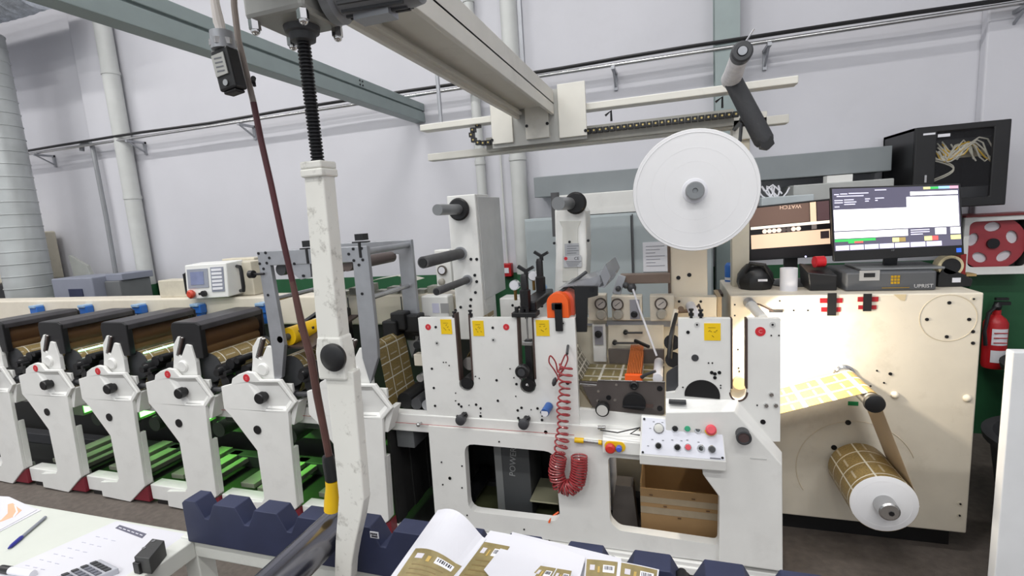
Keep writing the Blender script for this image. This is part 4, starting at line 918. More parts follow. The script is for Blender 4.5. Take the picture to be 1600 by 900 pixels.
_o.data.transform(Matrix.Translation((a.x+.10, 2.199, .38)) @ Matrix.Rotation(math.radians(-84), 4, 'Y') @ Matrix.Translation((-(a.x+.10), -2.199, -.38)))
p = at(850, 785, 2.15)
MB().box(p.x-.07, p.x+.07, 2.15, 2.36, p.z-.004, p.z+.004).build('metal_shelf', mat('shelf_steel', (168, 166, 140), .4, .3), ds)
MB().cyl((-1.02, 2.2, .16), (-1.02, 2.46, .16), .04, n=16).build('drive_roller', BLKM, ds)
MB().cyl((-1.05, 2.14, .2), (-1.05, 2.14, .55), .004, n=8).build('bright_rod', CHROME, ds)
MB().tube([at(873, 800, 2.12), at(862, 808, 2.1), at(858, 816, 2.05)], .005, 6).build('orange_wire', ORG, ds)
# cardboard box in the right opening
t = thing('cardboard_box', (.05, 2.3, .06), 'open cardboard box with packing tape inside the right opening of the base', 'box')
a = at(1000, 760, 2.16); x0 = a.x; x1 = x0+.36; z0 = .06; z1 = at(1060, 768, 2.16).z
MB().box(x0, x1, 2.16, 2.166, z0, z1).build('front_side', CARD, t); MB().box(x0, x0+.006, 2.166, 2.46, z0, z1+.02).build('left_side', CARD, t)
MB().box(x1-.006, x1, 2.166, 2.46, z0, z1+.02).build('right_side', CARD, t); MB().box(x0, x1, 2.46, 2.466, z0, z1+.06).build('back_side', CARD, t); MB().box(x0, x1, 2.16, 2.46, z0-.006, z0).build('bottom', CARD, t)
for zz, w_ in ((z1-.05, .018), (z1-.10, .02)): MB().box(x0, x1, 2.158, 2.16, zz-w_, zz+w_*.6).build('tape', TAPE, t)
for i in range(5):
    MB().box(x0+.04+.06*i, x0+.055+.06*i, 2.155, 2.158, z1-.03-.05*(i % 3), z1-.026-.05*(i % 3)).build('tape_crease', mat('crease', (90, 66, 44), .7), t)
MB().cyl((-.30, 2.40, .06), (-.30, 2.40, .42), .02, n=12).build('pale_leg', PAPER, ds)
MB().loft([(-.30, 2.25, .06), (-.17, 2.25, .06), (-.19, 2.25, .28), (-.27, 2.25, .28)], [(-.30, 2.30, .06), (-.17, 2.30, .06), (-.19, 2.34, .28), (-.27, 2.34, .28)]).build('grey_bracket', mat('dusty_grey', (110, 104, 100), .6), ds)
# ------------------------------------------------------------------ coiled red air hose
t = thing('coiled_air_hose', (-.45, 2.0, .4), 'coiled red air hose hanging on the front of the die station', 'hose')
path = [(884, 570), (882, 610), (880, 650), (878, 690), (873, 715), (869, 738), (874, 757), (888, 764), (901, 755), (905, 735), (905, 712)]
P = [at(x, y, 2.015) for x, y in path]
cum = [0]
for i in range(1, len(P)): cum.append(cum[-1]+(P[i]-P[i-1]).length)
def along(s):
    for i in range(1, len(P)):
        if s <= cum[i] or i == len(P)-1:
            f = (s-cum[i-1])/(cum[i]-cum[i-1]); return P[i-1].lerp(P[i], f), (P[i]-P[i-1]).normalized()
pts = []; ph = 0; s = 0
T_prev = None
while s < cum[-1]:
    c_, d_ = along(s); c2, d2 = along(min(cum[-1], s+.02)); d_ = (d_+d2).normalized()
    tight = s > cum[4]*.98
    e1 = Vector((0, -1, 0)); e2 = d_.cross(e1).normalized()
    r_ = .030 if not tight else .034
    if not tight: r_ = .026+.004*math.sin(s*40)
    pts.append(c_+e2*r_*math.cos(ph)+e1*r_*.8*math.sin(ph))
    ph += 2*math.pi/14; s += (.030 if not tight else .0125)/14
MB().tube(pts, .0042, 6).build('coil', HOSE, t)
pts = [at(x, y, 2.03) for x, y in ((868, 598), (872, 590), (866, 578), (858, 566), (860, 556), (868, 566), (872, 582), (878, 566), (884, 554), (887, 562), (880, 578), (873, 586), (884, 572))]
sm = []
for i in range(len(pts)-1):
    for k in range(6):
        f = k/6; p_ = pts[max(i-1, 0)]; q_ = pts[i]; r_ = pts[i+1]; s_ = pts[min(i+2, len(pts)-1)]
        sm.append(.5*((2*q_)+(r_-p_)*f+(2*p_-5*q_+4*r_-s_)*f*f+(3*q_-p_-3*r_+s_)*f**3))
MB().tube(sm, .0035, 6).build('loops', HOSE, t)
MB().lathe(at(868, 590, 2.03), (-.3, 0, -1), [(.004, 0), (.010, .012), (.010, .03), (.004, .04)], 10).build('nozzle', DGREY, t)
MB().cyl(at(884, 545, 2.03)+Vector((0, .05, 0)), at(886, 553, 2.02), .006, n=8).build('hook', DGREY, t)
# ------------------------------------------------------------------ columns rising behind the plates
t = ds
MB().box(-1.095, -.938, 2.40, 2.43, .95, 1.712).build('left_column_face', WH, t, .004)
MB().plate([(-1.06, .95), (-.938, .95), (-.938, 1.712), (-1.06, 1.712)], 2.43, 2.60).build('left_column', WH, t, .003)
MB().box(-.945, -.935, 2.43, 2.78, 1.16, 1.70).build('left_column_side', mat('shaded_white', (206, 207, 206), .45), t, .003)  # side in a greyer white: its shade put into the colour
holes([(736, 405), (745, 405), (743, 457), (736, 468), (735, 478), (720, 480), (712, 485), (745, 440), (742, 430), (713, 447)], 2.40, t, .008)
c = at(718, 327, 2.39); MB().lathe(c, (0, -1, 0), [(.055, 0), (.058, .012), (.05, .02)], 28).build('black_hub', BLK, t)
MB().cyl(c+Vector((0, -.02, 0)), c+Vector((0, -.26, 0)), .026, n=24).build('top_roller', mat('satin_roller', (130, 132, 134), .35, .3), t)
for a, b, c_, d, r in ((661, 411, 720, 396, .027), (682, 457, 731, 437, .018)):
    p = at(c_, d, 2.40); q = at(a, b, X=p.x)
    MB().cyl(p+Vector((0, .02, 0)), (p.x, q.y, p.z), r, n=24).build('grey_roller', GREYF, t)
    MB().cyl((p.x, q.y, p.z), (p.x, q.y-.006, p.z), r*.72, n=20).build('roller_end', BLK, t)
    MB().cyl((p.x, 2.40, p.z), (p.x, 2.385, p.z), r+.008, n=24).build('roller_collar', ALU, t)
t = thing('gauge_cabinet', (-1.2, 2.55, 1.2), 'white gauge box with pressure dial behind the left grey rollers', 'gauge box')
p = at(678, 391, 2.55); q = at(707, 447, 2.55)
MB().box(p.x, q.x, 2.55, 2.62, q.z, p.z).build('body', WH, t, .005)
g = at(692, 422, 2.55); MB().lathe(g, (0, -1, 0), [(.026, 0), (.028, .014), (.022, .016)], 22).build('gauge_rim', MATS['gauge_rim'], t); MB().cyl(g, g-Vector((0, .017, 0)), .020, n=20).build('gauge_dial', PAPER, t)
k = at(691, 440, 2.55); MB().lathe(k, (0, -1, 0), [(.018, 0), (.018, .02), (.012, .024)], 18).build('regulator_knob', MATS['knob_grey'], t)
MB().box(p.x+.03, q.x-.04, 2.547, 2.55, p.z-.04, p.z-.02).build('name_plate', mat('pale_grey', (190, 190, 188), .5), t)
p = at(657, 463, 2.5); q = at(702, 498, 2.5)
MB().box(p.x, q.x, 2.5, 2.58, .95, p.z).build('white_cover', WH, ds, .008)
psign(675, 474, 687, 489, 2.5, mat('lilac_label', (206, 206, 226), .5), ds, 'lilac_label'); psign(688, 474, 702, 489, 2.5, mat('grey_label', (160, 160, 160), .5), ds, 'grey_label')
p = at(780, 466, 2.48); q = at(868, 497, 2.48)
MB().box(p.x, q.x, 2.48, 2.6, .9, p.z).build('white_cover', WH, ds, .006); holes([(801, 477), (811, 480), (823, 482)], 2.48, ds, .007)
p = at(742, 456, 2.42); MB().box(p.x+.02, p.x+.032, 2.42, 2.5, .95, p.z).build('black_rail', BLK, ds)
# right hand column with maker's plates
c0 = xz([(866, 330), (872, 318), (905, 316), (915, 330), (917, 400), (914, 462), (917, 497), (862, 497), (866, 460), (868, 400)], 2.5)
MB().plate(c0, 2.5, 2.66).build('right_column', WH, ds, .012)
MB().plate(xz([(874, 345), (908, 345), (903, 356), (903, 440), (879, 440), (879, 356)], 2.499), 2.496, 2.5).build('column_inset', mat('inset_grey', (206, 206, 200), .45), ds, .002)
a = at(890, 318, 2.47)
MB().lathe((a.x+.03, 2.49, a.z), (0, -1, 0), [(.05, 0), (.055, .02), (.045, .03)], 24).build('black_hub', BLK, ds)
MB().cyl((a.x, 2.46, a.z), (a.x-.0, 2.2, a.z), .03, n=24).build('top_roller', MATS['satin_roller'], ds)
s1 = psign(882, 381, 905, 399, 2.494, mat('plate_silver', (172, 174, 178), .4, .2), ds, 'maker_plate')
s2 = psign(880, 400, 909, 417, 2.493, mat('plate_silver2', (190, 192, 196), .4, .1), ds, 'rating_plate')
a = at(901, 404, 2.4912); text('CE', .022, INK, a, s2)
a = at(884, 404, 2.4912); MB().cyl(a, a+Vector((0, .001, 0)), .009, n=16).build('red_logo', RED, s2)
b_ = MB()
for k in range(4): p = at(884+k, 409+k*2.2, 2.491); b_.box(p.x, p.x+.08-.01*k, 2.491, 2.492, p.z-.0015, p.z+.0015)
b_.build('plate_print', mat('plate_print', (110, 112, 118), .6), s2)
b_ = MB()
for k in range(4): p = at(886, 385+k*3.6, 2.492); b_.box(p.x, p.x+.06-.012*(k % 2), 2.492, 2.4935, p.z-.0015, p.z+.0015)
b_.build('plate_print', MATS['plate_print'], s1)
holes([(890, 378), (919, 376), (866, 380)], 2.497, ds, .007)
p = at(893, 452, 2.49); MB().cyl((p.x, 2.5, p.z-.03), (p.x, 2.46, p.z-.03), .05, n=24).build('dark_hub', BLK, ds)
MB().cyl((at(872, 355, 2.5).x-.02, 2.55, at(872, 370, 2.5).z), (at(872, 345, 2.5).x-.02, 2.55, at(872, 300, 2.5).z), .022, n=16).build('ribbed_hose', GREYF, ds)
# reel column
MB().box(.0, .167, 2.5, 2.66, .9, 1.62).build('reel_column', CREAM, ds, .004)
MB().box(-.012, .0, 2.49, 2.68, 1.16, 1.40).build('column_edge', mat('umber', (100, 84, 74), .5), ds)
holes([(1060, 434), (1077, 429.5)], 2.5, ds, .010)
MB().plate(xz([(1052, 464), (1120, 464), (1120, 500), (1052, 500)], 2.46), 2.46, 2.52).build('column_foot', CREAM, ds, .004)
MB().box(.205, .225, 2.46, 2.66, 1.05, 1.155).build('foot_side', mat('tan_side', (170, 150, 120), .5), ds)
holes([(1061, 471), (1095, 471)], 2.46, ds, .006)
MB().cyl(at(1079, 478, 2.46), at(1091, 502, 2.14), .022, n=18).build('white_tube', PAPER, ds)
MB().tube([at(1087, 482, 2.44), at(1092, 476, 2.40), at(1095, 484, 2.38), at(1091, 490, 2.38)], .005, 8).build('tube_wire', BRN, ds)
MB().cyl(at(1064, 483, 2.44), at(1064, 483, 2.36), .014, n=12).cyl(at(1058, 487, 2.40), at(1075, 486, 2.40), .008, n=8).build('fittings', mat('bronze', (120, 100, 84), .4, .6), ds)
MB().tube([at(1057, 490, 2.3), at(1052, 510, 2.25), at(1048, 530, 2.2), at(1046, 560, 2.18)], [.008, .009, .012, .012], 10).build('black_hose', BLK, ds)
MB().cyl(at(1056, 484, 2.32), at(1051, 512, 2.28), .012, n=12).build('cream_tube', CREAM, ds)
for a, b in ((1050, 535), (1052, 562)): MB().cyl(at(a, b, 2.25), at(a, b, 2.35), .035, n=18).build('dark_roller', BLKM, ds)
p = at(968, 437, 2.44); q = at(1048, 434, 2.50)
MB().box(p.x, .0, 2.47, 2.52, q.z-.022, q.z+.026).build('swing_arm', mat('umber2', (122, 106, 96), .5), ds, .004)
MB().bar((p.x+.01, 2.48, q.z+.02), (p.x-.02, 2.46, q.z-.07), .04, .03, (0, 1, 0)).build('arm_elbow', ALU, ds, .003)
for a, b, r in ((987, 450, .022), (978, 446, .016), (966, 451, .014)): MB().sph(at(a, b, 2.44), r, 10).build('ball_knob', DGREY, ds)
MB().tube([at(989, 452, 2.42), at(998, 480, 2.38), at(1026, 556, 2.30)], .005, 6).build('paper_strand', PAPER, ds)
MB().tube([at(988, 335, 3.2), at(991, 455, 2.5)], .004, 6).build('wire_rod', DGREY, ds)
# ================================================================== REWIND CABINET
YR = 2.45
rc = thing('rewind_cabinet', (.73, 2.7, 0), 'large cream rewind cabinet right of the die station', 'cabinet')
MB().box(.262, 1.203, YR, 2.97, .10, 1.161).build('body', CREAM, rc, .006)
MB().box(.28, 1.17, YR+.06, 2.95, 0, .10).build('plinth', BLK, rc)
CR2 = mat('cream_line', (196, 184, 160), .5)
def ring(cx, cz, r, w_, Y_, m, par, name, a0=0, a1=360, t=.0012):
    n = 48; o = [(cx+r*math.cos(math.radians(a0+(a1-a0)*i/n)), cz+r*math.sin(math.radians(a0+(a1-a0)*i/n))) for i in range(n+1)]
    MB().tube([(x, Y_, z) for x, z in o], w_, 5).build(name, m, par)
c = at(1481, 497, YR); ring(c.x, c.z, .098, .0018, YR, CR2, rc, 'round_cover_edge')
for a, b in ((1448, 499), (1514, 499), (1483, 473), (1479, 526), (1520, 518), (1520, 536), (1391, 584)): bolt(at(a, b, YR), .007, rc)
c = at(1335, 735, YR); ring(c.x, c.z, .235, .0025, YR, mat('cream_pale', (210, 198, 176), .5), rc, 'round_cover_edge', 20, 210)
for a, b, r in ((1218, 470, .010), (1521, 467, .010), (1500, 787, .010), (1499, 805, .010)):
    p = at(a, b, YR); MB().cyl(p, p-Vector((0, .0015, 0)), r, n=18).build('washer', mat('cream_washer', (214, 206, 188), .4), rc); bolt(p-Vector((0, .0015, 0)), .004, rc)
for a, b in ((1398, 617), (1511, 622)): p = at(a, b, YR); MB().sph(p, .016, 10).build('dome_plug', CREAM, rc)
for a, b in ((1148, 476), (1148, 493), (1153, 546), (1155, 580), (1154, 575), (1240, 485), (1262, 485), (1370, 579), (1381, 598), (1360, 603)): bolt(at(a, b, YR), .004, rc)
bolt(at(1325, 660, YR), .012, rc); bolt(at(1303, 699, YR), .012, rc)
psign(1325, 627, 1341, 634, YR, mat('green_label', (20, 130, 70), .5), rc, 'green_label')
MB().cyl(at(1155, 597, YR), at(1155, 597, YR)-Vector((0, .02, 0)), .03, n=20).build('tan_boss', mat('tan_boss', (206, 180, 140), .5), rc)
p = at(1405, 462, YR); MB().plate([(p.x-.02, 1.158), (p.x+.025, 1.158), (p.x+.02, 1.13), (p.x+.005, 1.135)], YR-.002, YR).build('torn_tape', mat('kraft', (200, 184, 150), .7), rc)
for x0, y0, x1, y1, reds in ((1293, 458, 1306, 493, ((1281, 466, 1316, 473), (1283, 480, 1313, 487))), (1349, 459, 1361, 486, ((1340, 464, 1372, 471), (1341, 477, 1369, 483)))):
    b_ = psign(x0, y0, x1, y1, YR-.004, BLK, rc, 'black_strap', .004)
    for r_ in reds: psign(*r_, YR, mat('red_tape', (150, 24, 34), .45), rc, 'red_tape', .003)
# inspection lamp: tube along the depth between plate and cabinet
t = thing('inspection_lamp', (.34, 2.3, 1.12), 'white tube lamp shining on the web between die station and rewind cabinet', 'lamp')
MB().cyl((.338, YR, 1.13), (.345, 2.12, 1.125), .020, n=20).build('tube', mat('tube_white', (230, 230, 226), .4), t)
MB().cyl((.338, YR, 1.13), (.34, 2.38, 1.129), .024, n=20).build('collar', ALU, t)
MB().loft([(.355, 2.13, 1.118), (.362, 2.13, 1.106), (.352, 2.13, 1.098), (.338, 2.13, 1.104)], [(.355, 2.40, 1.118), (.362, 2.40, 1.106), (.352, 2.40, 1.098), (.338, 2.40, 1.104)]).build('diffuser', mat('warm_glow', (255, 238, 205), .5, var=0, emit=12), t)
MB().tube([(.35, 2.44, 1.13), (.38, 2.42, 1.125), (.42, 2.43, 1.10), (.44, 2.44, 1.09)], .004, 6).build('lead', BRN, t)
MB().box(.42, .475, 2.435, YR, 1.085, 1.098).build('clip', BLK, t)
ld = bpy.data.lights.new('inspection_light', 'AREA'); ld.shape = 'RECTANGLE'; ld.size = .03; ld.size_y = .09; ld.energy = 8.5; ld.color = (1, .89, .72)
lo = bpy.data.objects.new('inspection_light', ld); col.objects.link(lo); lo.location = (.368, 2.265, 1.098)
lo.rotation_euler = (0, math.radians(-38), 0); lo.parent = t; lo.matrix_parent_inverse = Matrix.Translation(-Vector(t.location))
# web, guide roller, rewound roll
gx, gz, gr = .722, .806, .030
t = thing('guide_roller', (gx, YR, gz), 'steel guide roller with black end carrying the web on the rewind cabinet', 'roller')
MB().cyl((gx, YR, gz), (gx, 2.11, gz), gr, n=28).build('roller', STEEL, t)
MB().lathe((gx, 2.11, gz), (0, -1, 0), [(.034, 0), (.036, .006), (.034, .02), (.026, .024)], 24).build('black_end', BLK, t)
MB().lathe((gx, YR, gz), (0, -1, 0), [(.042, 0), (.042, .01), (.034, .016)], 24).build('flange', CHROME, t)
rx, rz, rr = .778, .385, .117
a90 = [(gx+(gr+.001)*math.cos(math.radians(u)), gz+(gr+.001)*math.sin(math.radians(u))) for u in range(100, -25, -12)]
P = [(.20, .655), (.416, .732), (.58, .790)]+a90[:7]
tag(MB().strip(P, 2.135, 2.40).build('label_web', label_mat('label_web_rew', (176, 146, 84), .105, .0883, .16, .14, line=(240, 236, 226))), 'bright lit label web leaving the die station over the guide roller', 'web')
tag(MB().strip(a90[6:]+[(rx+rr*math.cos(math.radians(8)), rz+rr*math.sin(math.radians(8)))], 2.135, 2.40).build('liner_web', mat('liner', (186, 166, 138), .45, var=.04)), 'plain tan web dropping from the guide roller to the rewound roll', 'web')
t = thing('rewound_roll', (rx, 2.1, rz), 'rewound roll of gold labels on a spindle at the rewind cabinet', 'roll')
b_ = MB(); path = [(rx+rr*math.cos(math.radians(u)), rz+rr*math.sin(math.radians(u))) for u in range(0, 361, 8)]
b_.strip(path, 2.13, 2.41, .001); b_.build('label_layer', WEB2, t)
MB().lathe((rx, 2.41, rz), (0, -1, 0), [(rr-.001, 0), (rr-.001, .28), (rr-.004, .282), (.05, .283)], 48).build('paper_body', REELP, t)
for k in (.07, .095): ring(rx, rz, k, .0003, 2.1275, REELP, t, 'layer_line')
MB().lathe((rx, YR, rz), (0, -1, 0), [(.038, 0), (.038, .34), (.036, .375), (.03, .38)], 28).build('spindle', STEEL, t)
MB().cyl((rx+.005, YR-.379, rz-.004), (rx+.005, YR-.382, rz-.004), .010, n=6).build('socket', BLKM, t)
# ------------------------------------------------------------------ things on the rewind cabinet
TOP = 1.161
def monitor(name, px4, Yc, label, base):
    t = thing(name, (px4[0].x, Yc, TOP), label, 'monitor')
    nrm = (px4[1]-px4[0]).cross(px4[3]-px4[0]).normalized()
    if nrm.y > 0: nrm = -nrm
    def on(u, v, d=0): return px4[0].lerp(px4[1], u).lerp(px4[3].lerp(px4[2], u), v)+nrm*d
    MB().loft([tuple(on(u, v)) for u, v in ((0, 0), (1, 0), (1, 1), (0, 1))], [tuple(on(u, v, -.03)) for u, v in ((0, 0), (1, 0), (1, 1), (0, 1))]).build('case', BLK, t, .004)
    def quad(u0, v0, u1, v1, m, nm, d, par=None):
        q = [on(u0, v0, d), on(u1, v0, d), on(u1, v1, d), on(u0, v1, d)]
        return MB().loft([tuple(p) for p in q], [tuple(p-nrm*(.0006)) for p in q]).build(nm, m, par or t)
    return t, on, quad
def em(n, c, s=.9): return mat(n, c, .4, var=0, emit=s)
# bright monitor
px4 = [at(1297, 293, 2.62), at(1501, 287, 2.56), at(1507, 398, 2.56), at(1302, 409, 2.62)]
t, on, quad = monitor('bright_monitor', px4, 2.6, 'bright monitor showing a white job window on the rewind cabinet', None)
S_ = quad(.015, .02, .985, .86, em('scr_slate', (82, 80, 98), .8), 'screen', .001)
EW = em('scr_white', (252, 252, 255), 1.25); EL = em('scr_lilac', (206, 204, 226), 1.0)
for r_, m, nm in (((.02, .30, .60, .585), EW, 'window'), ((.60, .16, .975, .585), EW, 'window'), ((.63, .09, .975, .14), EW, 'window'), ((.02, .60, .60, .69), EW, 'window'), ((.80, .60, .88, .69), EW, 'window'), ((.91, .60, .98, .69), EW, 'window'),
                 ((.02, .70, .35, .735), em('scr_green', (60, 180, 90)), 'status_bar'), ((.13, .735, .18, .76), em('scr_green', (60, 180, 90)), 'status_bar'), ((.18, .735, .25, .76), em('scr_red', (220, 90, 90)), 'status_bar'), ((.48, .71, .53, .77), em('scr_yellow', (236, 232, 150)), 'status_box'), ((.53, .71, .58, .77), em('scr_brown', (150, 130, 80)), 'status_box'),
                 ((.72, .71, .775, .77), em('scr_yellow', (236, 232, 150)), 'status_box'), ((.775, .71, .82, .77), em('scr_red', (220, 60, 70)), 'status_box'), ((.91, .71, .98, .77), em('scr_yellow', (236, 232, 150)), 'status_box'),
                 ((.84, .025, .92, .06), em('scr_sky', (150, 190, 230)), 'title_box'), ((.92, .025, .98, .06), em('scr_pink', (230, 160, 180)), 'title_box'), ((.73, .03, .78, .06), em('scr_yellow', (236, 232, 150)), 'title_box'), ((.78, .03, .84, .06), em('scr_green', (60, 180, 90)), 'title_box')):
    quad(*r_, m, nm, .002, S_)
for i in range(7): quad(.025+.118*i, .785, .025+.118*i+.11, .85, EL, 'key_button', .002, S_)
for i, (u, v, l) in enumerate(((.03, .09, .04), (.08, .085, .06), (.15, .08, .16), (.05, .115, .22), (.03, .17, .07), (.11, .165, .08), (.03, .20, .07), (.11, .195, .10), (.11, .225, .09), (.28, .16, .04), (.36, .155, .07), (.28, .19, .03), (.36, .185, .02), (.36, .045, .09), (.62, .61, .1), (.62, .64, .1), (.62, .67, .09), (.72, .61, .04), (.72, .64, .04), (.03, .255, .04))):
    quad(u, v, u+l, v+.013, EL, 'text_line', .002, S_)
quad(.945, .90, .98, .96, em('blue_glow', (40, 90, 200), .8), 'energy_sticker', .001)  # blue sticker with a glow of its own in the material
text('HP', .01, mat('grey_letters2', (120, 122, 126), .5), on(.48, .885, .001), t)
a = at(1390, 403, 2.68); MB().bar((a.x, 2.66, 1.335), (a.x, 2.68, 1.25), .05, .02, (0, 1, 0)).build('neck', DGREY, t)
MB().box(a.x-.15, a.x+.16, 2.56, 2.78, 1.246, 1.256).build('foot', mat('silver_foot', (130, 132, 134), .35, .3), t, .003)
# grey equipment case under it
p = at(1322, 424, 2.52); q = at(1463, 454, 2.52)
t = thing('equipment_case', ((p.x+q.x)/2, 2.6, TOP), 'flat dark grey equipment case with a gold emblem under the bright monitor', 'case')
MB().box(p.x, q.x, 2.52, 2.82, TOP, 1.245).build('body', mat('anthracite', (78, 80, 84), .45, var=.06), t, .008)
s_ = psign(1343, 423, 1374, 438, 2.52, mat('silver_plate', (172, 172, 172), .35, .3), t, 'display_plate', .002)
a = at(1350, 427, 2.517); b = at(1367, 433, 2.517); MB().box(a.x, b.x, 2.516, 2.518, b.z, a.z).build('display_slot', BLK, s_)
e = at(1399, 437, 2.519)
b_ = MB()
for i in range(3):
    for j in range(3): b_.box(e.x-.016+.0115*i, e.x-.007+.0115*i, 2.518, 2.52, e.z-.018+.013*j, e.z-.008+.013*j)
b_.build('gold_emblem', mat('emblem_gold', (190, 150, 30), .4, .4), t)
text('UPRIST', .022, mat('pale_letters', (190, 190, 192), .5), at(1443, 447, 2.519), t)
a = at(1378, 450, 2.519); MB().box(a.x, a.x+.10, 2.518, 2.52, a.z-.001, a.z+.001).build('gold_line', MATS['emblem_gold'], t)
# second monitor
px4 = [at(1168, 324, 2.82), at(1299, 310, 2.82), at(1302, 400, 2.82), at(1171, 408, 2.82)]
t, on, quad = monitor('brown_monitor', px4, 2.8, 'monitor with a brown camera picture behind the white roll', None)
S_ = quad(.02, .03, .98, .96, em('scr_black', (26, 22, 24), .3), 'screen', .001)
BR = em('scr_brownish', (104, 82, 72), .8); TN = em('scr_tan', (226, 196, 166), .9)
for r_, m, nm in (((.02, .03, .74, .36), BR, 'picture_block'), ((.83, .03, .97, .36), em('scr_plum', (84, 64, 66), .8), 'picture_block'), ((.75, .03, .82, .40), TN, 'picture_block'), ((.03, .37, .97, .42), em('scr_cream', (240, 226, 210), 1), 'picture_block'), ((.03, .52, .97, .78), TN, 'picture_block'), ((.86, .55, .96, .68), em('scr_ink', (60, 48, 50), .5), 'picture_patch'), ((.76, .42, .82, .50), em('scr_grey', (120, 110, 106), .7), 'picture_patch')):
    quad(*r_, m, nm, .003 if nm == 'picture_patch' else .002, S_)
for i in range(8):
    p = on(.2+.058*i, .47, .003); MB().cyl(p, p+Vector((0, .001, 0)), .011, n=16).build('dot', em('scr_dot', (244, 214, 196), 1) if i not in (4, 5) else em('scr_dot2', (90, 80, 76), .6), S_)
_o = text('WATCH', .026, em('scr_letters', (210, 180, 160), .8), on(.52, .07, .003), S_)
_o.data.transform(Matrix.Translation(on(.52, .07)) @ Matrix.Rotation(math.pi, 4, 'Y') @ Matrix.Translation(-on(.52, .07)))
a = at(1236, 410, 2.85); MB().box(a.x-.03, a.x+.03, 2.85, 2.88, TOP+.01, a.z+.05).build('neck', BLK, t)
MB().lathe((a.x, 2.78, TOP), (0, 0, 1), [(.12, 0), (.12, .006), (.10, .012), (.03, .016)], 36).build('foot', mat('foot_grey', (60, 62, 64), .4), t)
p = on(.68, .98, .002); MB().sph(p, .004, 8).build('power_light', em('led_white', (210, 210, 255), 3), t)
# roll, boxes, dispenser
p = at(1232, 457, 2.58); r_ = .037
t = thing('white_paper_roll', (p.x, 2.58, TOP), 'white paper roll standing upright in front of the brown monitor', 'roll')
MB().lathe((p.x, 2.58, TOP), (0, 0, 1), [(r_, 0), (r_, .105), (.02, .106), (.02, .09)], 36).build('roll', PAPER, t)
p = at(1262, 430, 2.55); q = at(1308, 455, 2.55)
t = thing('black_tray', (p.x, 2.6, TOP), 'black open tray holding a roll of red tape', 'tray')
MB().loft([(p.x+.01, 2.55, TOP), (q.x, 2.55, TOP), (q.x, 2.55, TOP+.07), (p.x, 2.55, TOP+.085)], [(p.x+.01, 2.72, TOP), (q.x, 2.72, TOP), (q.x, 2.72, TOP+.09), (p.x, 2.72, TOP+.11)]).build('body', BLK, t, .005)
p2 = at(1280, 421, 2.62); tag(MB().cyl((p2.x-.02, 2.62, TOP+.125), (p2.x+.02, 2.63, TOP+.125), .026, n=24).cyl((p2.x-.021, 2.62, TOP+.125), (p2.x+.021, 2.63, TOP+.125), .016, n=20).build('red_tape_roll', mat('tape_red', (196, 30, 40), .3)), 'small roll of red tape lying in the black tray', 'tape')
p = at(1180, 442, 2.66)
t = thing('black_bag', (p.x, 2.66, TOP), 'black crumpled pouch left of the white paper roll', 'pouch')
MB().lathe((p.x, 2.66, TOP), (0, 0, 1), [(.075, 0), (.085, .03), (.08, .07), (.06, .10), (.04, .12), (.03, .11)], 9).build('pouch', BLK, t)
MB().tube([(p.x-.05, 2.62, TOP+.08), (p.x-.03, 2.6, TOP+.13), (p.x+.03, 2.6, TOP+.12), (p.x+.07, 2.62, TOP+.04)], .010, 8).build('strap', BLK, t)
MB().box(p.x+.0, p.x+.04, 2.575, 2.58, TOP+.045, TOP+.055).build('white_tag', PAPER, t)
p = at(1142, 447, 2.85)
t = thing('spray_can', (p.x, 2.85, TOP-.03), 'blue and white spray can beside the gantry post', 'can')
MB().lathe((p.x, 2.85, p.z-.03), (0, 0, 1), [(.028, 0), (.03, .01), (.03, .12)], 24).build('white_part', PAPER, t)
MB().lathe((p.x, 2.85, p.z+.05), (0, 0, 1), [(.0305, 0), (.0305, .06), (.024, .07), (.02, .075)], 24).build('blue_part', BLUE, t)
for k in range(2): MB().lathe((p.x, 2.85, p.z+.005+k*.022), (0, 0, 1), [(.0305, 0), (.0305, .008)], 24).build('blue_band', BLUE, t)
MB().box(p.x-.07, p.x+.06, 2.78, 2.93, p.z-.045, p.z-.03).build('can_ledge', BRN, t)
p = at(1484, 432, 2.62)
t = thing('tape_dispenser', (p.x, 2.64, TOP), 'black tape dispenser with cream tape roll at the right end of the cabinet', 'dispenser')
MB().plate([(p.x-.05, TOP), (p.x+.07, TOP), (p.x+.075, TOP+.03), (p.x+.05, TOP+.05), (p.x-.03, TOP+.09), (p.x-.05, TOP+.05)], 2.60, 2.66).build('body', BLK, t, .005)
MB().cyl((p.x-.005, 2.605, TOP+.09), (p.x-.005, 2.655, TOP+.09), .046, n=30).build('tape', mat('cream_tape', (226, 210, 170), .5), t)
MB().cyl((p.x-.005, 2.60, TOP+.09), (p.x-.005, 2.66, TOP+.09), .034, n=30).build('core', BLK, t)
MB().box(p.x+.03, p.x+.05, 2.61, 2.65, TOP+.05, TOP+.14).build('red_arm', mat('arm_red', (140, 30, 26), .4), t)
MB().box(p.x+.05, p.x+.085, 2.60, 2.66, TOP+.045, TOP+.055).build('cutter', mat('brass2', (190, 160, 110), .4, .5), t)
MB().box(p.x+.0, p.x+.03, 2.598, 2.60, TOP+.02, TOP+.04).build('sticker', PAPER, t)
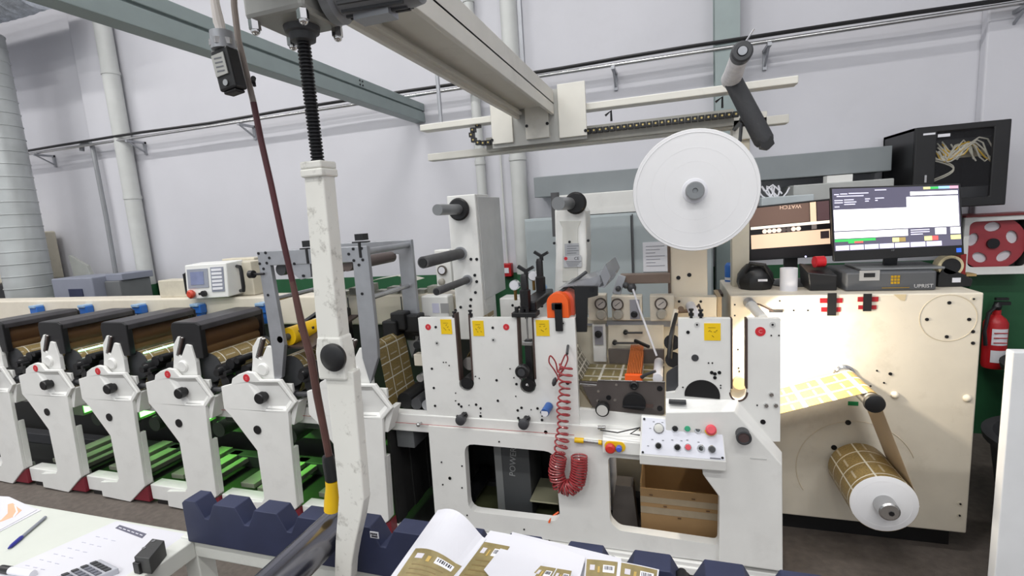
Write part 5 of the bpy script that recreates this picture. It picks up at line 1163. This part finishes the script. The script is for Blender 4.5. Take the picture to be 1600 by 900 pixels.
# ================================================================== PAPER REEL
t = thing('paper_reel', (.094, 2.05, 1.64), 'big white paper reel mounted above the die station', 'reel')
rx, rz, R = .094, 1.6405, .2295
MB().lathe((rx, 2.30, rz), (0, -1, 0), [(R-.002, 0), (R, .003), (R, .247), (R-.002, .25), (.055, .2505)], 72).build('paper', REELP, t)
for k, rr_ in enumerate((.11, .16, .216)): ring(rx, rz, rr_, .0003 if k < 2 else .0012, 2.0496, REELP, t, 'layer_line')
MB().lathe((rx, 2.06, rz), (0, -1, 0), [(.052, 0), (.046, .012), (.038, .013)], 32).build('core', PAPER, t)
MB().lathe((rx, 2.6, rz), (0, -1, 0), [(.034, 0), (.034, .55), (.034, .582), (.030, .588), (.010, .588), (.008, .58)], 32).build('chuck', mat('chuck_grey', (140, 142, 144), .3, .6), t)
# ================================================================== OVERHEAD HOIST GANTRY
ga = thing('hoist_gantry', (-.3, 2.62, 1.13), 'white overhead gantry with cross bars and long channel beam for the reel hoist', 'gantry')
WHG = mat('gantry_white', (214, 212, 204), .42, var=.04, dirt=.2)
p = at(655, 190, 2.6)
MB().box(p.x, .557, 2.6, 2.68, 2.088, 2.122).build('upper_bar', WHG, ga, .004)
q = at(1233, 190, 2.7)
MB().box(at(668, 245, 2.7).x, q.x, 2.7, 2.77, 1.935, 1.975).build('lower_bar', WHG, ga, .004)
MB().box(-.95, .30, 2.66, 2.70, 1.945, 2.02).build('shadow_band', mat('shadow_grey', (168, 166, 158), .5), ga)  # grey band stands in for shadow on the wall between the bars
MB().box(-.745, -.728, .30, 2.58, 2.082, 2.20).build('beam_side', WHG, ga, .002); MB().box(-.562, -.545, .30, 2.58, 2.082, 2.20).build('beam_side', WHG, ga, .002)
MB().box(-.745, -.545, .30, 2.60, 2.13, 2.14).build('beam_top', WHG, ga, .002); MB().box(-.728, -.712, .30, 2.57, 2.10, 2.112).box(-.578, -.562, .30, 2.57, 2.10, 2.112).build('beam_lip', WHG, ga)
for a, b, c_, d in ((765, 160, 802, 222), (818, 150, 858, 214), (870, 132, 917, 211)):
    p = at(a, b, 2.57); q = at(c_, d, 2.57); MB().box(p.x, q.x, 2.57, 2.585, q.z, p.z).build('trolley_plate', WHG, ga, .002)
p = at(765, 160, 2.585); q = at(917, 216, 2.585); MB().box(p.x, q.x, 2.585, 2.60, q.z, p.z+.02).build('trolley_back', mat('trolley_grey', (172, 172, 168), .5), ga)
for a, b in ((823, 197), (855, 193), (769, 219), (915, 204)): bolt(at(a, b, 2.57), .008, ga)
MB().box(.298, .378, 2.72, 2.80, 1.161, 1.99).build('post', BEIGE, ga, .003)
MB().box(.30, .45, 2.70, 2.72, 1.88, 2.0).build('post_plate', WHG, ga, .003)
for x in (-.30, .22): p_ = at(940, 180, 2.7); MB().tube([(x, 2.66, 2.06), (x+.03, 2.66, 2.08), (x+.03, 2.66, 2.03)], .006, 6).build('cable_hook', BLK, ga)
# hangers up to the ceiling
for x, y in ((-.645, .6), (-.645, 2.4), (-1.2, 2.64)): MB().cyl((x, y, 2.12 if y > 2.6 else 2.205), (x, y, HALL_H), .012, n=8).build('ceiling_hanger', ALU, ga)
ch = thing('drag_chain', (-.4, 2.64, 1.98), 'black drag chain looping under the gantry bar', 'chain')
pts = [(-.98, 2.085), (-1.01, 2.065), (-1.02, 2.04), (-1.01, 2.012), (-.985, 1.995)]+[(-.955+.03*i, 1.99) for i in range(43)]
b_ = MB(); d_ = MB()
for i, (x, z) in enumerate(pts):
    b_.box(x-.013, x+.013, 2.62, 2.65, z-.012, z+.012); d_.cyl((x, 2.618, z), (x, 2.62, z), .005, n=8)
b_ = b_.build('links', BLK, ch); b_['kind'] = 'stuff'; d_ = d_.build('link_pins', mat('brass3', (190, 170, 110), .4, .3), ch); d_['kind'] = 'stuff'
# lever arm at the top right
t = thing('lever_arm', (.33, 2.4, 1.83), 'dark foam covered lever arm with a taped grip near the gantry post', 'lever')
a = at(1143, 122, 2.4); b = at(1196, 224, 2.4)
MB().tube([a, a.lerp(b, .05), a.lerp(b, .95), b], [.032, .036, .040, .034], 20).build('foam_arm', mat('dark_foam', (60, 61, 64), .7, var=.12, bump=.2), t)
MB().cyl(b+Vector((0, -.035, 0)), b+Vector((0, .02, 0)), .030, n=6).build('arm_end', BLK, t)
g = Vector((a.x-.012, 2.0, a.z+.004))
MB().tube([a+Vector((0, .02, 0)), a+Vector((0, -.05, .0)), (a.x-.006, 2.2, a.z), (a.x-.008, 2.06, a.z+.002)], [.040, .038, .034, .033], 18).build('taped_grip', mat('white_tape', (214, 212, 214), .5, var=.15, scale=30, bump=.5, dirt=.4), t)
MB().lathe((a.x-.008, 2.06, a.z+.002), (0, -1, 0), [(.034, 0), (.036, .01), (.036, .05), (.03, .056), (.018, .056), (.016, .05)], 26).build('grip_end', DGREY, t)
MB().cyl((a.x-.008, 2.008, a.z+.002), (a.x-.008, 1.999, a.z+.002), .015, n=20).build('end_button', ALU, t)
MB().bar((a.x+.0, 2.03, a.z+.03), (a.x+.03, 2.01, a.z+.07), .008, .002).build('tape_end', PAPER, t)
m_ = at(1162, 186, 2.4); MB().sph((m_.x, 2.42, m_.z), .016, 10).cyl((m_.x, 2.42, m_.z), (m_.x, 2.73, m_.z), .010, n=10).build('pivot', BLK, t)
MB().cyl((m_.x-.005, 2.42, m_.z), (m_.x-.012, 2.42, m_.z-.09), .007, n=8).build('strut', DGREY, t)
# ================================================================== LIFTING ARM
la = thing('lifting_arm', (-.65, .82, .85), 'worn white lifting arm hanging from a black lead screw', 'lifting arm')
SX, SY = -.634, .82
zt = 1.955; zs = 1.722
pr = []; z = zs-.02
while z < zt: pr += [(.0095, z-zs), (.0125, z-zs+.002), (.0125, z-zs+.004), (.0095, z-zs+.006)]; z += .0065
MB().lathe((SX, SY, zs), (0, 0, 1), pr, 16).build('lead_screw', BLKM, la)
# upper tube
def ring4(cx, cy, z, a, b): return [(cx-a, cy-b, z), (cx+a, cy-b, z), (cx+a, cy+b, z), (cx-a, cy+b, z)]
def stack(name, rows, m, bev=.003):
    b_ = MB(); v = []
    for r_ in rows: v += ring4(*r_)
    f = [(3, 2, 1, 0), tuple(range(len(v)-4, len(v)))]
    for k in range(len(rows)-1):
        for i in range(4): f.append((4*k+i, 4*k+(i+1) % 4, 4*k+4+(i+1) % 4, 4*k+4+i))
    return b_.add(v, f).build(name, m, la, bev)
stack('upper_tube', [(-.647, SY, 1.36, .026, .018), (-.640, SY, 1.55, .0235, .018), (SX, SY, 1.70, .0215, .018)], WH2)
stack('tube_collar', [(SX, SY, 1.693, .0245, .0245), (SX, SY, 1.708, .0245, .0245)], WH2)
stack('tube_head', [(SX, SY, 1.708, .0235, .0235), (SX, SY, 1.722, .0235, .0235)], WH2)
stack('pivot_block', [(-.647, SY, 1.295, .033, .020), (-.647, SY, 1.352, .033, .020), (-.645, SY, 1.385, .027, .020)], WH2, .005)
c = at(524, 557, SY-.020)
MB().lathe(c, (0, -1, 0), [(.026, 0), (.028, .004), (.028, .010), (.022, .014), (.012, .016)], 32).build('pivot_cap', BLK, la)
rows = []
for yy, xl, xr in ((580, 507, 551), (640, 514, 556), (720, 523, 563), (780, 529, 568), (810, 527, 563), (850, 524, 554), (880, 523, 549), (930, 522, 546), (1000, 522, 544)):
    l_ = at(xl, yy, SY-.013); r_ = at(xr, yy, SY-.013); rows.append(((l_.x+r_.x)/2, SY, (l_.z+r_.z)/2, (r_.x-l_.x)/2, .013))
stack('lower_arm', rows[::-1], WH2)
# gearbox and motor
GB = mat('cast_aluminium', (158, 158, 154), .42, .5, var=.12, scale=16)
GZ = 1.962
G4 = [at(404, 27, Z=GZ), at(457, 53, Z=GZ), at(528, 36, Z=GZ), at(478, 14, Z=GZ)]
hd = at(500, 4, Z=GZ)
cx_, cy_ = SX+.012, SY+.01
MB().box(SX-.062, SX+.060, SY-.07, SY+.045, GZ, GZ+.11).build('gearbox', GB, la, .008)
for dx, dy in ((-.052, -.058), (.05, -.058), (-.052, .035), (.05, .035)):
    MB().cyl((SX+dx, SY+dy, GZ+.002), (SX+dx, SY+dy, GZ-.014), .010, n=6).sph((SX+dx, SY+dy, GZ-.015), .008, 8).build('gearbox_bolt', CHROME, la)
MB().lathe((SX, SY, GZ), (0, 0, -1), [(.032, 0), (.030, .010), (.024, .012), (.022, .024), (.012, .026)], 26).build('screw_nut', DGREY, la)
MZ = GZ+.050
MB().lathe((SX+.06, SY+.0, MZ), (1, .1, 0), [(.04, 0), (.056, .008), (.056, .024), (.046, .03), (.046, .16), (.043, .175), (.025, .182)], 32).build('motor', mat('motor_grey', (128, 130, 134), .4, .3, var=.15), la)
for k in range(5):
    u = Vector((1, .1, 0)).normalized(); sd = u.cross(Vector((0, 0, 1)))
    an = math.radians(-130+20*k); off = sd*math.cos(an)*.047+Vector((0, 0, 1))*math.sin(an)*.047
    o_ = Vector((SX+.06, SY, MZ))+off
    MB().bar(o_+u*.035, o_+u*.15, .005, .005).build('motor_fin', DGREY, la)
MB().box(SX+.11, SX+.18, SY-.0, SY+.035, MZ-.056, MZ-.044).build('motor_plate', ALU, la)
MB().box(SX-.05, SX+.05, SY-.05, SY+.04, GZ+.11, 2.195).build('hanger_block', DGREY, la)
# hanging pendant plug and cables
t = thing('pendant_plug', (-.9, .9, 1.8), 'black electrical plug with metal collar hanging on a cable', 'plug')
a = at(357, 47, .82); b = at(352, 78, .82); c = at(345, 80, .82); d = at(371, 148, .82)
top = at(341, 50, .82); 
p0 = at(346, 50, .82); p1 = at(350, 78, .82); p2 = at(366, 142, .82)
MB().cyl(p0, p1, .021, .022, n=20).build('metal_collar', ALU, t); MB().cyl(p0+(p1-p0)*.45, p0+(p1-p0)*.8, .024, n=6).build('hex_nut', STEEL, t)
dr_ = (p2-p1).normalized()
MB().bar(p1, p2, .042, .030, (0, 1, 0)).build('plug_body', BLK, t, .004)
MB().bar(p2, p2+dr_*.006, .032, .024, (0, 1, 0)).build('plug_tip', BLK, t, .003)
f0 = p1.lerp(p2, .15)+Vector((-.003, -.0165, 0)); f1 = p1.lerp(p2, .66)+Vector((-.003, -.0165, 0))
s_ = MB().bar(f0, f1, .03, .002, (0, 1, 0)).build('plug_label', mat('label_silver', (176, 176, 172), .4), t)
for k in range(4):
    q_ = f0.lerp(f1, .2+.2*k)+Vector((0, -.0013, 0)); MB().bar(q_-Vector((.009, 0, 0)), q_+Vector((.009, 0, 0)), .0006, .0025).build('label_print', MATS['plate_print'], s_)
q_ = p1.lerp(p2, .84)+Vector((0, -.0155, 0)); MB().cyl(q_, q_-Vector((0, .002, 0)), .006, n=12).build('plug_screw', STEEL, t)
cb = at(330, -60, .82); MB().tube([p0, at(342, 35, .82), at(336, 5, .82), cb, (cb.x-.02, .82, 2.5)], [.008, .010, .008, .008, .008], 10).build('clear_lead', mat('clear_cable', (206, 200, 196), .35), t)
t = thing('hanging_cable', (-.75, .8, 1.0), 'long reddish brown cable with a yellow plug hanging beside the lifting arm', 'cable')
pts = [(364, -40), (366, 10), (372, 60), (384, 110), (396, 160), (408, 220), (424, 290), (441, 370), (457, 440), (472, 510), (486, 560), (496, 620), (506, 670), (514, 712)]
P = [at(x, y, .86) for x, y in pts]
MB().tube([(P[0].x, .86, 2.6)]+P[:5], .006, 10).build('grey_part', mat('taupe_cable', (140, 130, 124), .4), t)
MB().tube(P[4:9], .0062, 10).build('red_part', mat('maroon_cable', (78, 30, 36), .4, var=.2), t)
MB().tube(P[8:], [.0062, .0078, .0085, .0085, .008, .008], 10).build('brown_part', mat('brown_cable', (88, 56, 50), .5, var=.25, scale=20), t)
e0 = at(396, 122, .85); MB().tube([at(398, 135, .86), at(396, 128, .86), e0], [.003, .004, .005], 8).build('loose_end', BLK, t)
a = at(512, 712, .86); b = at(519, 750, .86); c = at(519, 796, .86)
MB().tube([a, a.lerp(b, .3), b], [.012, .014, .0145], 14).build('black_plug', BLK, t)
MB().tube([b, b.lerp(c, .2), b.lerp(c, .7), c], [.015, .014, .0175, .018], 14).build('yellow_plug', YELP, t)
# ================================================================== WORKBENCH AND FOREGROUND
BZ = .80
be = thing('workbench', (-1.2, .5, 0), 'white steel frame workbench with white tabletop in the foreground', 'bench')
BW = mat('bench_white', (212, 214, 208), .4, var=.03, dirt=.12)
MB().box(-2.7, -1.262, .05, .915, .775, BZ).build('tabletop', mat('tabletop', (204, 208, 200), .35, var=.03, dirt=.1), be, .003)
MB().box(-1.262, -1.215, .05, .885, .755, .803).build('side_rail', BW, be, .003)
MB().box(-1.215, .55, .885, .935, .755, .803).build('rear_rail', BW, be, .003)
MB().box(-1.215, .55, .05, .10, .755, .803).build('front_rail', BW, be, .003)
for x, y in ((-1.238, .91), (-1.238, .075), (.50, .91), (.50, .075), (-2.65, .09), (-2.65, .87)):
    MB().box(x-.025, x+.025, y-.025, y+.025, 0, .7725 if x < -2 else .806).build('leg', BW, be, .003)
MB().box(-1.255, -1.225, .10, .885, .30, .34).build('brace', BW, be, .003); MB().box(.49, .52, .10, .885, .30, .34).build('brace', BW, be, .003)
# navy notched rack
def rack(y0, y1, label):
    t = thing('cylinder_rack', (-.4, y0, .803), label, 'rack', 'navy cylinder racks')
    P = [(-1.222, .805), (-1.222, .915), (-1.212, .923)]
    for n in range(-1, 14):
        c = -1.08+.1295*n
        if n >= 0: P += [(c-.058, .879), (c-.034, .923)]
        else: pass
        P += [(c+.034, .923), (c+.058, .879)]
    P = [p for p in P]; P += [(.60, .879), (.60, .805)]
    MB().plate(P, y0, y1).build('notched_block', NAVY, t, .002)
    return t
t = rack(.875, .925, 'rear navy notched rack standing along the far rail of the workbench')
for n, s in ((3.35, 0), (6.95, 1), (7.97, 1), (8.97, 1), (9.9, 1)):
    x = -1.08+.1295*n; l = MB().box(x-.010, x+.012, .8735, .875, .900, .915).build('paper_label', PAPER, t)
    b_ = MB()
    for k in range(4): b_.box(x-.008+.0045*k, x-.005+.0045*k, .8725, .8735, .909-.001*(k % 2), .9125)
    b_.box(x-.006, x+.009, .8725, .8735, .903, .906); b_.build('label_print', INK, l)
t2 = rack(.10, .15, 'front navy notched rack along the near rail of the workbench')
def cylinder(n, r, m, y1, label):
    x = -1.08+.1295*(n+.5); z = .879+r*.72
    t = thing('print_cylinder', (x, .5, z), label, 'cylinder', 'print cylinders on the rack')
    MB().lathe((x, .12, z), (0, 1, 0), [(r-.003, 0), (r, .003), (r, y1-.123), (r-.003, y1-.12)], 36).build('barrel', m, t)
    MB().cyl((x, y1, z), (x, y1+.015, z), r*.5, n=20).build('journal', BLKM, t)
    MB().cyl((x, .095, z), (x, .12, z), r*.5, n=20).build('journal', BLKM, t)
CYL = mat('dark_chromed', (132, 132, 140), .22, .95, var=.06)
cylinder(2, .040, CYL, .90, 'shiny dark print cylinder resting in the navy rack beside the lifting arm')
cylinder(6.9, .022, BLKM, .905, 'small black cylinder end peeping over the rack behind the printed sheets')
cylinder(7.92, .018, BLKM, .905, 'small black cylinder at the right end of the rack')
# cable tie on rear rail
tag(MB().tube([(-.655, .95, .79), (-.65, .94, .74), (-.64, .90, .70), (-.635, .87, .74), (-.64, .872, .80)], .006, 8).build('cable_loop', mat('dirty_loop', (90, 88, 84), .6)), 'dark cable loop hanging on the rear bench rail beside the lifting arm', 'cable')
# ------------------------------------------------------------------ papers and things on the tabletop
def flat(name, px, z, m, t, par=None):
    P = [at(x, y, Z=z) for x, y in px]
    return MB().loft([tuple(p) for p in P], [(p.x, p.y, p.z-t) for p in P]).build(name, m, par)
s = thing('printed_form', (-1.35, .75, .801), 'long white form with a dark header strip on the tabletop', 'paper')
flat('sheet', [(182, 814), (300, 836), (130, 960), (-60, 920)], BZ+.002, SHEET, .0015, s)
flat('header_strip', [(187, 820), (229, 834), (222, 841), (180, 825)], BZ+.0026, mat('header_grey', (96, 96, 112), .6), .0006, s)
b_ = MB()
for k in range(6):
    a = at(186+k*6.5, 824+k*2.2, Z=BZ+.003); b = at(190+k*6.5, 825.5+k*2.2, Z=BZ+.003); b_.bar(a, b, .002, .0006)
b_.build('header_print', PAPER, s)
b_ = MB()
for k in range(7):
    for j in range(3):
        a = at(150-22*k+j*12, 838+k*9+j*3, Z=BZ+.0028); b = at(156-22*k+j*12, 839+k*9+j*3, Z=BZ+.0028); b_.bar(a, b, .0015, .0005)
b_ = b_.build('form_print', mat('form_print', (186, 186, 204), .7), s); b_['kind'] = 'stuff'
s = thing('printed_brochure', (-2.0, .8, .801), 'white brochure with an orange swoosh at the left edge of the tabletop', 'brochure')
flat('sheet', [(-60, 772), (14, 776), (58, 796), (-40, 850), (-90, 850)], BZ+.003, SHEET, .003, s)
flat('inner_sheet', [(-60, 850), (58, 794), (64, 797), (-60, 862)], BZ+.0015, SHEET, .001, s)
sw = [(12, 788), (20, 786), (28, 793), (34, 797), (24, 806), (4, 814), (-8, 818), (2, 812), (12, 802)]
flat('swoosh', sw, BZ+.0036, mat('peach', (236, 176, 144), .6), .0006, s)
flat('swoosh_line', [(22, 789), (25, 790), (28, 800), (22, 808), (20, 807), (25, 799)], BZ+.0041, PAPER, .0005, s)
s = thing('ballpoint_pen', (-1.74, .8, .806), 'clear ballpoint pen with a blue cap on the tabletop', 'pen')
a = at(13, 857, Z=BZ+.005); b = at(71, 808, Z=BZ+.005)
MB().cyl(a.lerp(b, .3), b, .0042, n=10).build('barrel', mat('pen_grey', (140, 144, 154), .2), s)
MB().tube([a, a.lerp(b, .08), a.lerp(b, .3), a.lerp(b, .34)], [.002, .005, .0056, .005], 10).build('cap', mat('pen_blue', (44, 48, 140), .35), s)
# calculator
s = thing('calculator', (-1.35, .68, .801), 'grey desk calculator at the bottom edge of the tabletop', 'calculator')
c0 = at(158, 876, Z=BZ+.012); ux = Vector((.62, -.785, 0)); uy = Vector((.785, .62, 0)).normalized(); ux.normalize()
ux = (at(190, 892, Z=BZ+.012)-c0).normalized(); uy = (at(105, 895, Z=BZ+.012)-c0).normalized(); 
def cp(u, v, z): p = c0+ux*u+uy*v; return (p.x, p.y, z)
MB().loft([cp(0, 0, BZ+.018), cp(.085, 0, BZ+.018), cp(.085, .14, BZ+.010), cp(0, .14, BZ+.010)], [cp(0, 0, BZ+.001), cp(.085, 0, BZ+.001), cp(.085, .14, BZ+.001), cp(0, .14, BZ+.001)]).build('body', mat('calc_grey', (176, 178, 186), .45), s, .003)
for i in range(5):
    for j in range(7):
        u = .008+.0155*i; v = .012+.018*j; z = BZ+.0185-.0572*v
        MB().loft([cp(u, v, z+.003), cp(u+.011, v, z+.003), cp(u+.011, v+.012, z+.003), cp(u, v+.012, z+.003)], [cp(u, v, z), cp(u+.011, v, z), cp(u+.011, v+.012, z), cp(u, v+.012, z)]).build('key', DGREY if j == 0 or i == 0 else mat('calc_key', (104, 106, 116), .5), s)
# black block
s = thing('black_block', (-1.25, .78, .803), 'small black metal block with two screws on the bench side rail', 'block')
q = [at(209, 870, Z=BZ+.045), at(238, 841, Z=BZ+.045), at(257, 844, Z=BZ+.045), at(233, 873, Z=BZ+.045)]
MB().loft([tuple(p) for p in q], [(p.x, p.y, BZ+.003) for p in q]).build('body', mat('block_dark', (58, 58, 58), .5, var=.15), s, .002)
w_ = q[0].lerp(q[3], .45); e_ = q[0]; 
MB().loft([(q[0].x-.004, q[0].y-.004, BZ+.032), (w_.x-.004, w_.y-.006, BZ+.032), (w_.x-.004, w_.y-.006, BZ+.003), (q[0].x-.004, q[0].y-.004, BZ+.003)], [(q[0].x, q[0].y+.01, BZ+.032), (w_.x, w_.y+.01, BZ+.032), (w_.x, w_.y+.01, BZ+.003), (q[0].x, q[0].y+.01, BZ+.003)]).build('step', BLK, s, .002)
for a, b in ((225, 857), (240, 846)): p = at(a, b, Z=BZ+.045); MB().cyl(p, p+Vector((0, 0, .002)), .0045, n=12).build('screw', STEEL, s)
s = thing('marker_pen', (-1.6, .68, .81), 'white marker with a black cap at the bottom left edge', 'marker')
a = at(2, 889, Z=BZ+.009); b = at(52, 897, Z=BZ+.009)
MB().cyl(a.lerp(b, .3), b, .009, n=14).build('barrel', PAPER, s); MB().cyl(a, a.lerp(b, .3), .0095, n=14).build('cap', BLK, s)
# ------------------------------------------------------------------ printed label sheets over the rack
def sheet(name, corners, hump, label, labels=(), nu=14, nv=10, cat='paper sheet'):
    """sheet given by four 3D corners; hump(u,v) lifts it; labels: gold patches (u0,v0,u1,v1)"""
    t = thing(name, corners[0], label, cat, 'printed label sheets on the rack')
    A, B, C, D = corners
    def S(u, v, d=0): p = A.lerp(B, u).lerp(D.lerp(C, u), v); return (p.x, p.y, p.z+hump(u, v)+d)
    def patch(nm, u0, v0, u1, v1, m, d, par, n1=nu, n2=nv):
        b_ = MB(); v = [S(u0+(u1-u0)*i/n1, v0+(v1-v0)*j/n2, d) for j in range(n2+1) for i in range(n1+1)]
        k = len(v); v += [(x, y, z-.0006) for x, y, z in v]
        f = [(j*(n1+1)+i, j*(n1+1)+i+1, (j+1)*(n1+1)+i+1, (j+1)*(n1+1)+i) for j in range(n2) for i in range(n1)]
        f += [tuple(reversed([q+k for q in g])) for g in f]
        bd = [i for i in range(n1+1)]+[j*(n1+1)+n1 for j in range(1, n2+1)]+[n2*(n1+1)+i for i in range(n1-1, -1, -1)]+[j*(n1+1) for j in range(n2-1, 0, -1)]
        f += [(bd[i], bd[(i+1) % len(bd)], bd[(i+1) % len(bd)]+k, bd[i]+k) for i in range(len(bd))]
        return b_.add(v, f).build(nm, m, par)
    patch('sheet', 0, 0, 1, 1, SHEET, 0, t)
    for (u0, v0, u1, v1) in labels:
        g = patch('gold_label', u0, v0, u1, v1, GOLD, .0008, t, 8, 8)
        du, dv = u1-u0, v1-v0
        bc = patch('barcode_box', u0+du*.55, v0+dv*.12, u0+du*.92, v0+dv*.30, PAPER, .0014, g, 4, 2)
        for k in range(7): patch('bar', u0+du*(.59+.043*k), v0+dv*.15, u0+du*(.605+.043*k+.006*(k % 3)), v0+dv*.24, INK, .002, bc, 1, 1)
        patch('code_box', u0+du*.12, v0+dv*.14, u0+du*.28, v0+dv*.27, mat('code_lilac', (200, 196, 204), .6), .0014, g, 2, 2)
        for k in range(4): patch('print_line', u0+du*.15, v0+dv*(.42+.12*k), u0+du*(.8-.1*(k % 2)), v0+dv*(.45+.12*k), mat('gold_dark', (124, 106, 66), .5), .0014, g, 4, 1)
        patch('crest', u0+du*.38, v0+dv*.17, u0+du*.45, v0+dv*.32, mat('crest_gold', (190, 160, 90), .4, .3), .0014, g, 2, 2)
    return t
RZ = .945
h0 = lambda u, v: 0
def Q(px, zs): return [at(x, y, Z=z) for (x, y), z in zip(px, zs)]
# left curling sheet
sheet('label_sheet', Q([(684, 797), (760, 842), (690, 925), (600, 915)], [.985, .955, .925, .925]), lambda u, v: .025*math.sin(math.pi*min(1, u*1.1))*(1-v*.8)+.0, 'curling white sheet with a gold label at the left of the pile', [(.12, .55, .98, 1.0)])
sheet('label_sheet', Q([(755, 842), (775, 850), (700, 930), (680, 920)], [.94, .94, .925, .925]), lambda u, v: .0, 'narrow gold printed strip between the two front sheets', [(.05, .0, 1, .6)])
sheet('label_sheet', Q([(766, 829), (915, 870), (890, 960), (700, 915)], [.958, .955, .935, .93]), lambda u, v: .006*math.sin(math.pi*u), 'large white sheet with gold labels in the middle of the pile', [(.03, .22, .30, .95)])
sheet('label_sheet', Q([(782, 857), (850, 880), (800, 950), (756, 890)], [.966, .966, .955, .955]), lambda u, v: .003*math.sin(math.pi*u), 'plain white torn sheet lying on the middle of the pile', [])
sheet('label_sheet', Q([(846, 882), (895, 890), (880, 950), (800, 930)], [.968, .966, .95, .95]), lambda u, v: 0, 'gold label corner at the bottom edge of the pile', [(.02, .05, .5, .98), (.54, .05, .98, .98)])
sheet('label_sheet', Q([(800, 831), (970, 872), (985, 940), (790, 905)], [.948, .948, .93, .925]), lambda u, v: .0, 'white sheet spreading to the right under the torn sheet', [])
sheet('label_sheet', Q([(915, 872), (1030, 890), (1020, 960), (910, 940)], [.952, .95, .93, .93]), lambda u, v: .004*math.sin(math.pi*u), 'gold label sheet at the right end of the pile', [(.02, .03, .45, .98), (.50, .03, .98, .98)])
